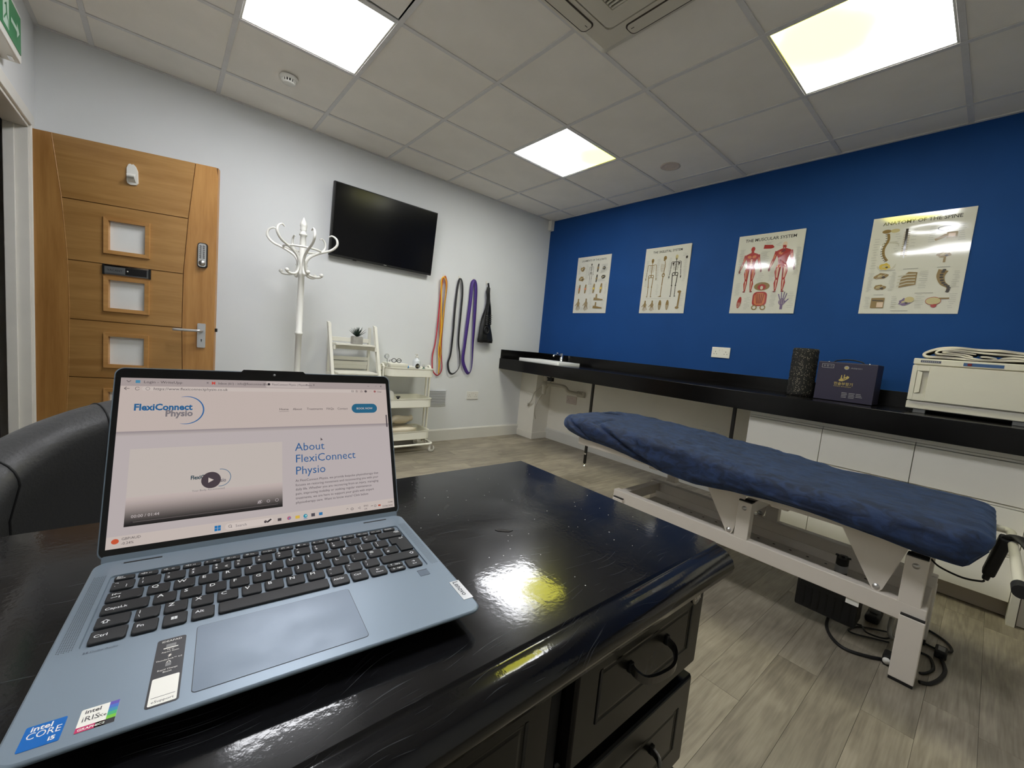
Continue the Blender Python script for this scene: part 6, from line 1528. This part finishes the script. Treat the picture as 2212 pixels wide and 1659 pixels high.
# video
tx('FlexiConnect', .0062, .0725, .0746, E(36, 62, 74), bold=.03, sx=.80); tx('Physio', .0062, .0938, .0690, grey, bold=.03, sx=.78)
ar.ring(.1008, .0742, .0100, .0100, .0006, E(50, 98, 130), -100, 95)
tx('Your Body, Reconnected.', .0030, .0900, .0605, grey, align='CENTER')
ar.layer(); ar.ell(.0918, .0722, .0094, .0094, E(70, 60, 66), 32); ar.layer(); ar.poly([(.0892, .0752), (.0944, .0722), (.0892, .0692)], white)
tx('00:00 / 01:44', .0044, .0237, .0395, E(190, 180, 180)); ar.stroke([(.0237, .0352), (.1605, .0352)], .0004, E(110, 100, 100)); ar.ell(.0245, .0352, .0011, .0008, dk)
ar.ring(.1500, .0402, .0015, .0015, .0005, E(180, 170, 172)); ar.ring(.1592, .0402, .0017, .0017, .0004, E(180, 170, 172)); tx('🔇', .004, .139, .039, E(180, 170, 172)); ar.stroke([(.1385, .0385), (.143, .0422)], .0005, E(180, 170, 172)); ar.ring(.1405, .0402, .0014, .0014, .0005, E(180, 170, 172))
# text column
for s_, v in (('About', .1003), ('FlexiConnect', .0849), ('Physio', .0693)): tx(s_, .0148, .1802, v, E(44, 88, 138), sx=.955)
for k, s_ in enumerate(('At FlexiConnect Physio, we provide bespoke physiotherapy that', 'focuses on restoring movement and reconnecting you with your', 'daily life. Whether you are recovering from an injury, managing', 'pain, improving mobility or seeking regular maintenance', 'treatments, we are here to support your goals with expert', 'physiotherapy care. Want to know more? Click below.')):
    w = max(v_.co.x for v_ in text_mesh(s_, .0043).vertices)
    tgt = (.1066, .1062, .1060, .0960, .0990, .0915)[k]
    tx(s_, .0043, .1802, .0600 - .0055 * k, ink, sx=tgt / w)
ar.poly([(.2118, .1165), (.2118, .1120), (.2130, .1131), (.2145, .1129)], ink)
# taskbar
ar.ell(.0130, .0178, .0030, .0026, E(190, 80, 50)); tx('GBP/AUD', .0036, .0178, .0183, ink); tx('-0.24%', .0036, .0178, .0138, ink)
for dx in (0, .0031):
    for dy in (0, .0031): ar.rect(.0965 + dx, .0135 + dy, .0993 + dx, .0163 + dy, E(30, 110, 170))
ar.rect(.1065, .0128, .1555, .0200, E(200, 188, 182), .0035); ar.layer(); ar.ring(.1113, .0168, .0014, .0014, .0004, ink); ar.stroke([(.1123, .0158), (.1131, .0150)], .0005, ink); tx('Search', .0042, .1165, .0149, grey)
ar.ell(.1470, .0160, .0016, .0016, ink, 10); ar.stroke([(.1487, .0150), (.1530, .0182)], .0018, dk); ar.rect(.1600, .0145, .1640, .0178, ink)
ar.ell(.1725, .0162, .0022, .0022, E(170, 90, 120)); ar.ell(.1732, .0158, .0012, .0012, E(90, 140, 170)); ar.rect(.1795, .0142, .1845, .0178, E(206, 170, 70)); ar.ell(.1910, .0160, .0024, .0024, E(40, 130, 160)); ar.layer(); ar.ell(.1916, .0162, .0011, .0011, E(150, 200, 190)); ar.rect(.1978, .0140, .2022, .0180, E(74, 70, 78)); ar.rect(.2070, .0142, .2112, .0178, E(46, 110, 160))
tx('⌃', .005, .2405, .0145, ink); ar.ring(.2485, .0162, .0016, .0013, .0005, ink); tx('◁', .004, .2560, .0147, ink); tx('ENG', .0031, .2640, .0168, ink); tx('UK', .0031, .2645, .0128, ink)
ar.ring(.2752, .0150, .0018, .0018, .0005, ink, 40, 140); ar.ring(.2797, .0160, .0013, .0013, .0004, ink); ar.rect(.2838, .0148, .2872, .0170, E(170, 80, 60))
tx('13:40', .0033, .3045, .0172, ink, align='RIGHT'); tx('23/06/2025', .0033, .3045, .0126, ink, align='RIGHT'); ar.stroke([(.1888, .0127), (.1932, .0127)], .0006, E(40, 110, 170))
pr_ = ar.build('screen_content', disp)

# keyboard ------------------------------------------------------------
M_key = mat('dark_grey_key', srgb(40, 41, 43), .5, spec=.35)
M_leg = mat('key_legend_white', srgb(225, 228, 230), .5)
M_keyside = M_key
ZK0, ZK1 = Z1 - .0014, Z1 + .0009
def key(x0, y0, x1, y1, leg=(), poly=None, curve=True):
    """y0 front edge, y1 back edge. Front corners are rounder, front edge bows out like on the photographed keys"""
    mb = MB()
    if poly is None:
        def outl(o):
            r = .0014; f = .0026; pts = []
            X0, Y0_, X1, Y1_ = x0 + o, y0 + o, x1 - o, y1 - o
            for cx_, cy_, a0, rr_ in ((X1 - r, Y1_ - r, 0, r), (X0 + r, Y1_ - r, 90, r), (X0 + f, Y0_ + f, 180, f), (X1 - f, Y0_ + f, 270, f)):
                for k in range(5): a = R(a0 + 22.5 * k); pts.append((cx_ + rr_ * math.cos(a), cy_ + rr_ * math.sin(a)))
            if curve: pts = [(px_, py_ - (.0009 * (1 - ((px_ - (X0 + X1) / 2) / ((X1 - X0) / 2)) ** 2) if py_ < (Y0_ + Y1_) / 2 else 0)) for px_, py_ in pts]
            return pts
    else:
        def outl(o):
            c = Vector((sum(p[0] for p in poly) / len(poly), sum(p[1] for p in poly) / len(poly)))
            return [(p[0] + (-o if p[0] > c.x else o), p[1] + (-o if p[1] > c.y else o)) for p in poly]
    lv = [[Vector((x, y, z)) for x, y in outl(o)] for o, z in ((0, ZK0), (.0001, ZK1 - .0006), (.0006, ZK1 - .0001), (.0010, ZK1))]
    mb.grid(lv, cv=True, smooth=False); mb.vf(lv[-1], [tuple(range(len(lv[-1])))], False)
    k_ = mb.build('key', M_key, lap)
    if leg:
        lb = MB()
        for s_, sz, dx, dy in leg:
            if s_ == 'WIN':
                for a in (0, 1):
                    for b in (0, 1): lb.box((x0 + dx + a * .0022, y0 + dy + b * .0020, ZK1 + .00005), (x0 + dx + a * .0022 + .0019, y0 + dy + b * .0020 + .0017, ZK1 + .0001))
                continue
            lb.text(s_, sz, Matrix.Translation((x0 + dx, y0 + dy, ZK1 + .0001)), 'LEFT', .012)
        lb.build('key_legend', M_leg, k_)
    return k_
pit, kw = .01885, .0163
R1 = (-.0638, -.0495); R2 = (-.0832, -.0682); R3 = (-.1020, -.0868); R4 = (-.1208, -.1055); R5 = (-.1402, -.1243)
# function row (16)
fk = ['Esc', 'F1', 'F2', 'F3', 'F4', 'F5', 'F6', 'F7', 'F8', 'F9', 'F10', 'F11', 'F12', 'Insert', 'PrtSc', 'Delete']
ic = ['', '◁×', '◁-', '◁+', '×', '☼-', '☼+', '▭▯', '✈', '●', 'δ', '▬', '▤', '☆', '▭', '']
for k, s_ in enumerate(fk):
    x0 = .0204 + .01707 * k
    if k == 0: lg = [('Esc', .0034, .002, .0031), ('FnLock', .0022, .002, .0008)]
    elif k == 15: lg = [('Delete', .0032, .0018, .002)]
    else: lg = [(ic[k], .0036, .0018, .0016), (s_, .0024 if k < 13 else .0020, .0082, .0016)]
    key(x0, -.0462, x0 + .0150, -.0393, lg, curve=False)
two = lambda a, b, c=None: [(a, .0048, .0022, .0088), (b, .0048, .0022, .0026)] + ([(c, .0048, .0105, .0026)] if c else [])
key(.0204, R1[0], .0368, R1[1], two('¬', '`', '¦'))
for k, (a, b) in enumerate((('!', '1'), ('"', '2'), ('£', '3'), ('$', '4'), ('%', '5'), ('^', '6'), ('&', '7'), ('*', '8'), ('(', '9'), (')', '0'), ('_', '-'), ('+', '='))):
    x0 = .0395 + pit * k; key(x0, R1[0], x0 + kw, R1[1], two(a, b, '€' if b == '4' else None))
key(.2657, R1[0], .2948, R1[1], [('⌫', .006, .020, .0075)])
key(.0204, R2[0], .0452, R2[1], [('⇤', .0068, .003, .0078), ('⇥', .0068, .003, .0025)])
for k, c in enumerate('QWERTYUIOP'): x0 = .0480 + pit * k; key(x0, R2[0], x0 + kw, R2[1], [(c, .0066, .0026, .0084)])
for k, (a, b) in enumerate((('{', '['), ('}', ']'))): x0 = .0480 + pit * (10 + k); key(x0, R2[0], x0 + kw, R2[1], two(a, b))
E_ = [(.2751, R2[1]), (.2948, R2[1]), (.2948, R3[0]), (.2800, R3[0]), (.2800, R2[0] + .0002), (.2751, R2[0] + .0002)]
mb = MB(); mb.prism(E_[::-1], ZK1 - ZK0, Matrix.Translation((0, 0, ZK0))); ek = mb.build('key', M_key, lap)
MB().text('↵', .0066, Matrix.Translation((.286, -.0745, ZK1 + .0001)), 'LEFT', .012).build('key_legend', M_leg, ek)
key(.0204, R3[0], .0515, R3[1], [('CapsLk', .0048, .0026, .0048)])
for k, c in enumerate('ASDFGHJKL'): x0 = .0542 + pit * k; key(x0, R3[0], x0 + kw, R3[1], [(c, .0066, .0026, .0084)])
for k, (a, b) in enumerate(((':', ';'), ('@', "'"), ('~', '#'))): x0 = .0542 + pit * (9 + k); key(x0, R3[0], min(x0 + kw, .2776), R3[1], two(a, b))
key(.0204, R4[0], .0418, R4[1], [('⇧', .0066, .003, .0045)])
key(.0446, R4[0], .0446 + kw, R4[1], two('|', '\\'))
for k, c in enumerate('ZXCVBNM'): x0 = .0446 + pit * (k + 1); key(x0, R4[0], x0 + kw, R4[1], [(c, .0066, .0026, .0084)])
for k, (a, b) in enumerate((('<', ','), ('>', '.'), ('?', '/'))): x0 = .0446 + pit * (8 + k); key(x0, R4[0], x0 + kw, R4[1], two(a, b))
key(.2522, R4[0], .2948, R4[1], [('⇧', .0066, .033, .0065)])
key(.0204, R5[0], .0425, R5[1], [('Ctrl', .0050, .0026, .0062)])
key(.0452, R5[0], .0452 + kw, R5[1], [('Fn', .0050, .0026, .0072)])
key(.0642, R5[0], .0642 + kw, R5[1], [('WIN', 0, .0055, .0065)])
key(.0832, R5[0], .0832 + kw, R5[1], [('Alt', .0050, .0026, .0076)])
key(.1022, R5[0], .1932, R5[1])
key(.1960, R5[0], .2128, R5[1], [('AltGr', .0044, .0020, .0076)])
key(.2156, R5[0], .2318, R5[1], [('Ctrl', .0044, .0024, .0076)])
key(.2346, R5[0], .2520, R5[1], [('←', .0052, .0062, .0082), ('Home', .0030, .0056, .0040)])
key(.2548, -.1318, .2722, -.1246, [('↑', .0042, .0026, .0022), ('PgUp', .0028, .0080, .0024)], curve=False); key(.2548, -.1402, .2722, -.1332, [('↓', .0042, .0026, .0022), ('PgDn', .0028, .0080, .0024)], curve=False)
key(.2750, R5[0], .2920, R5[1], [('→', .0052, .0062, .0082), ('End', .0030, .0062, .0040)])
# speaker grilles: drilled hole pattern, one joined part per side
for x0, x1 in ((.0046, .0138), (.3000, .3092)):
    mb = MB(); ncol = 7
    for c in range(ncol):
        for r_ in range(62):
            x = x0 + (x1 - x0) * (c + .5) / ncol; y = -.033 - .1105 * (r_ + (.5 if c % 2 else 0)) / 62
            mb.vf([(x + .00042 * math.cos(a), y + .00042 * math.sin(a), Z1 + .00008) for a in [math.pi * q / 3 for q in range(6)]], [tuple(range(6))], False)
    o = mb.build('speaker_grille', M_black, lap); o['kind'] = 'stuff'
# touchpad
tp = MB(); tp.prism(rrect(.0880, -.2262, .2078, -.1512, .003), .0002, Matrix.Translation((0, 0, Z1 - .00005))); tp.build('touchpad_seam', M_black, lap)
tp = MB(); tp.prism(rrect(.0884, -.2258, .2074, -.1516, .0027), .0002, Matrix.Translation((0, 0, Z1 + .0001))); tp.build('touchpad', mat('touchpad_blue', srgb(106, 119, 134), .34, .2, rvar=.12, rscale=25), lap)
MB().prism(rrect(.2800, -.1618, .2912, -.1508, .001), .0002, Matrix.Translation((0, 0, Z1 + .0001))).build('fingerprint_reader', mat('fingerprint_grey', srgb(96, 108, 122), .35, .3), lap)
MB().box((.2800, -.1512, Z1 + .0002), (.2912, -.1507, Z1 + .0004)).build('fingerprint_rim', M_black, lap)
# maker tag, stickers
MB().prism([(.3022, -.2185), (.3130, -.2185), (.3130, -.1855), (.3022, -.1855)], .0003, Matrix.Translation((0, 0, Z1))).build('maker_tag', mat('tag_silver', srgb(206, 208, 210), .3, .3), lap)
MB().text('Lenovo', .0084, xf(0, (.3049, -.1868, Z1 + .0004), (0, -1, 0), (1, 0, 0)), 'LEFT', .012).build('tag_lettering', mat('tag_ink', srgb(60, 64, 70), .4), lap)
zs = Z1 + .0002
def sticker(name, x0, y0, x1, y1, m, r=.001):
    return MB().prism(rrect(x0, y0, x1, y1, r), .00018, Matrix.Translation((0, 0, zs - .00018))).build(name, m, lap)
def flat(parent): return Art(lambda u, v, h: Vector((u, v, zs + h)), .00006), parent
S_bl = mat('sticker_blue', srgb(0, 96, 176), .3); S_w = mat('sticker_white', srgb(232, 230, 222), .35); S_k = mat('sticker_black', srgb(38, 38, 42), .35); S_ink = mat('sticker_ink', srgb(66, 66, 70), .4); S_pk = mat('sticker_magenta', srgb(190, 50, 100), .3); S_or = mat('sticker_orange', srgb(226, 140, 60), .3)
s1 = sticker('core_sticker', .0092, -.2292, .0266, -.2108, S_bl)
a, _ = flat(s1); a.text('intel', .0054, .0116, -.2156, S_w, bold=.02); a.text('CORE', .0072, .0108, -.2214, S_w, sx=.78, bold=-.005); a.text('i5', .0044, .0212, -.2268, S_w, bold=.03); a.build('sticker_lettering', s1)
s2 = sticker('graphics_sticker', .0326, -.2286, .0503, -.2102, S_w)
a, _ = flat(s2); a.rect(.0326, -.2286, .0458, -.2246, S_pk); a.rect(.0412, -.2286, .0458, -.2246, S_or)
for k, c in enumerate(((96, 80, 170), (70, 110, 190), (60, 140, 170), (70, 170, 120), (120, 190, 60))):
    a.rect(.0458, -.2246 + .00288 * (4 - k), .0503, -.2246 + .00288 * (5 - k), mat('sticker_band_%d' % k, srgb(*c), .3))
a.rect(.0458, -.2286, .0503, -.2246, S_k); a.layer(); a.text('intel', .0044, .0345, -.2145, S_ink, bold=.02); a.text('iRIS', .0056, .0340, -.2208, S_ink, sx=.95); a.text('Xe', .0034, .0415, -.2208, S_ink); a.text('GRAPHICS', .0026, .0336, -.2276, S_w, bold=.02)
a.build('sticker_lettering', s2)
s3 = sticker('feature_sticker', .0640, -.2276, .0816, -.1580, S_k, .002)
a, _ = flat(s3); a.rect(.0653, -.2262, .0803, -.2010, S_w, .001); a.layer()
a.text('IDEAPAD', .0030, .0728, -.1622, S_w, align='CENTER'); a.rect(.0698, -.1690, .0758, -.1650, M_grey); a.stroke([(.0684, -.1697), (.0772, -.1697)], .0010, S_w)
a.text('Up to', .0018, .0728, -.1722, S_w, align='CENTER'); a.text('Aspect Ratio', .0020, .0728, -.1746, S_w, align='CENTER'); a.poly([(.0738, -.1768), (.0716, -.1790), (.0728, -.1790), (.0718, -.1812), (.0742, -.1786), (.0730, -.1786)], S_w)
a.text('Thunderbolt™ 4.0', .0020, .0728, -.1836, S_w, align='CENTER'); a.rect(.0712, -.1905, .0744, -.1868, M_grey); a.ring(.0728, -.1866, .0010, .0014, .0005, S_w, 0, 180)
a.text('Rapid Charge', .0021, .0728, -.1942, S_w, align='CENTER'); a.text('Boost', .0021, .0728, -.1968, S_w, align='CENTER')
a.stroke([(.0664, -.2195), (.0792, -.2195)], .0004, S_ink); a.text('eSupport', .0032, .0728, -.2242, S_ink, align='CENTER'); a.build('sticker_lettering', s3)
a, _ = flat(lap); a.text('◗◖ Dolby Audio', .0030, .0206, -.1508, mat('etched_mark', srgb(84, 94, 108), .5)); a.build('etched_lettering', lap)
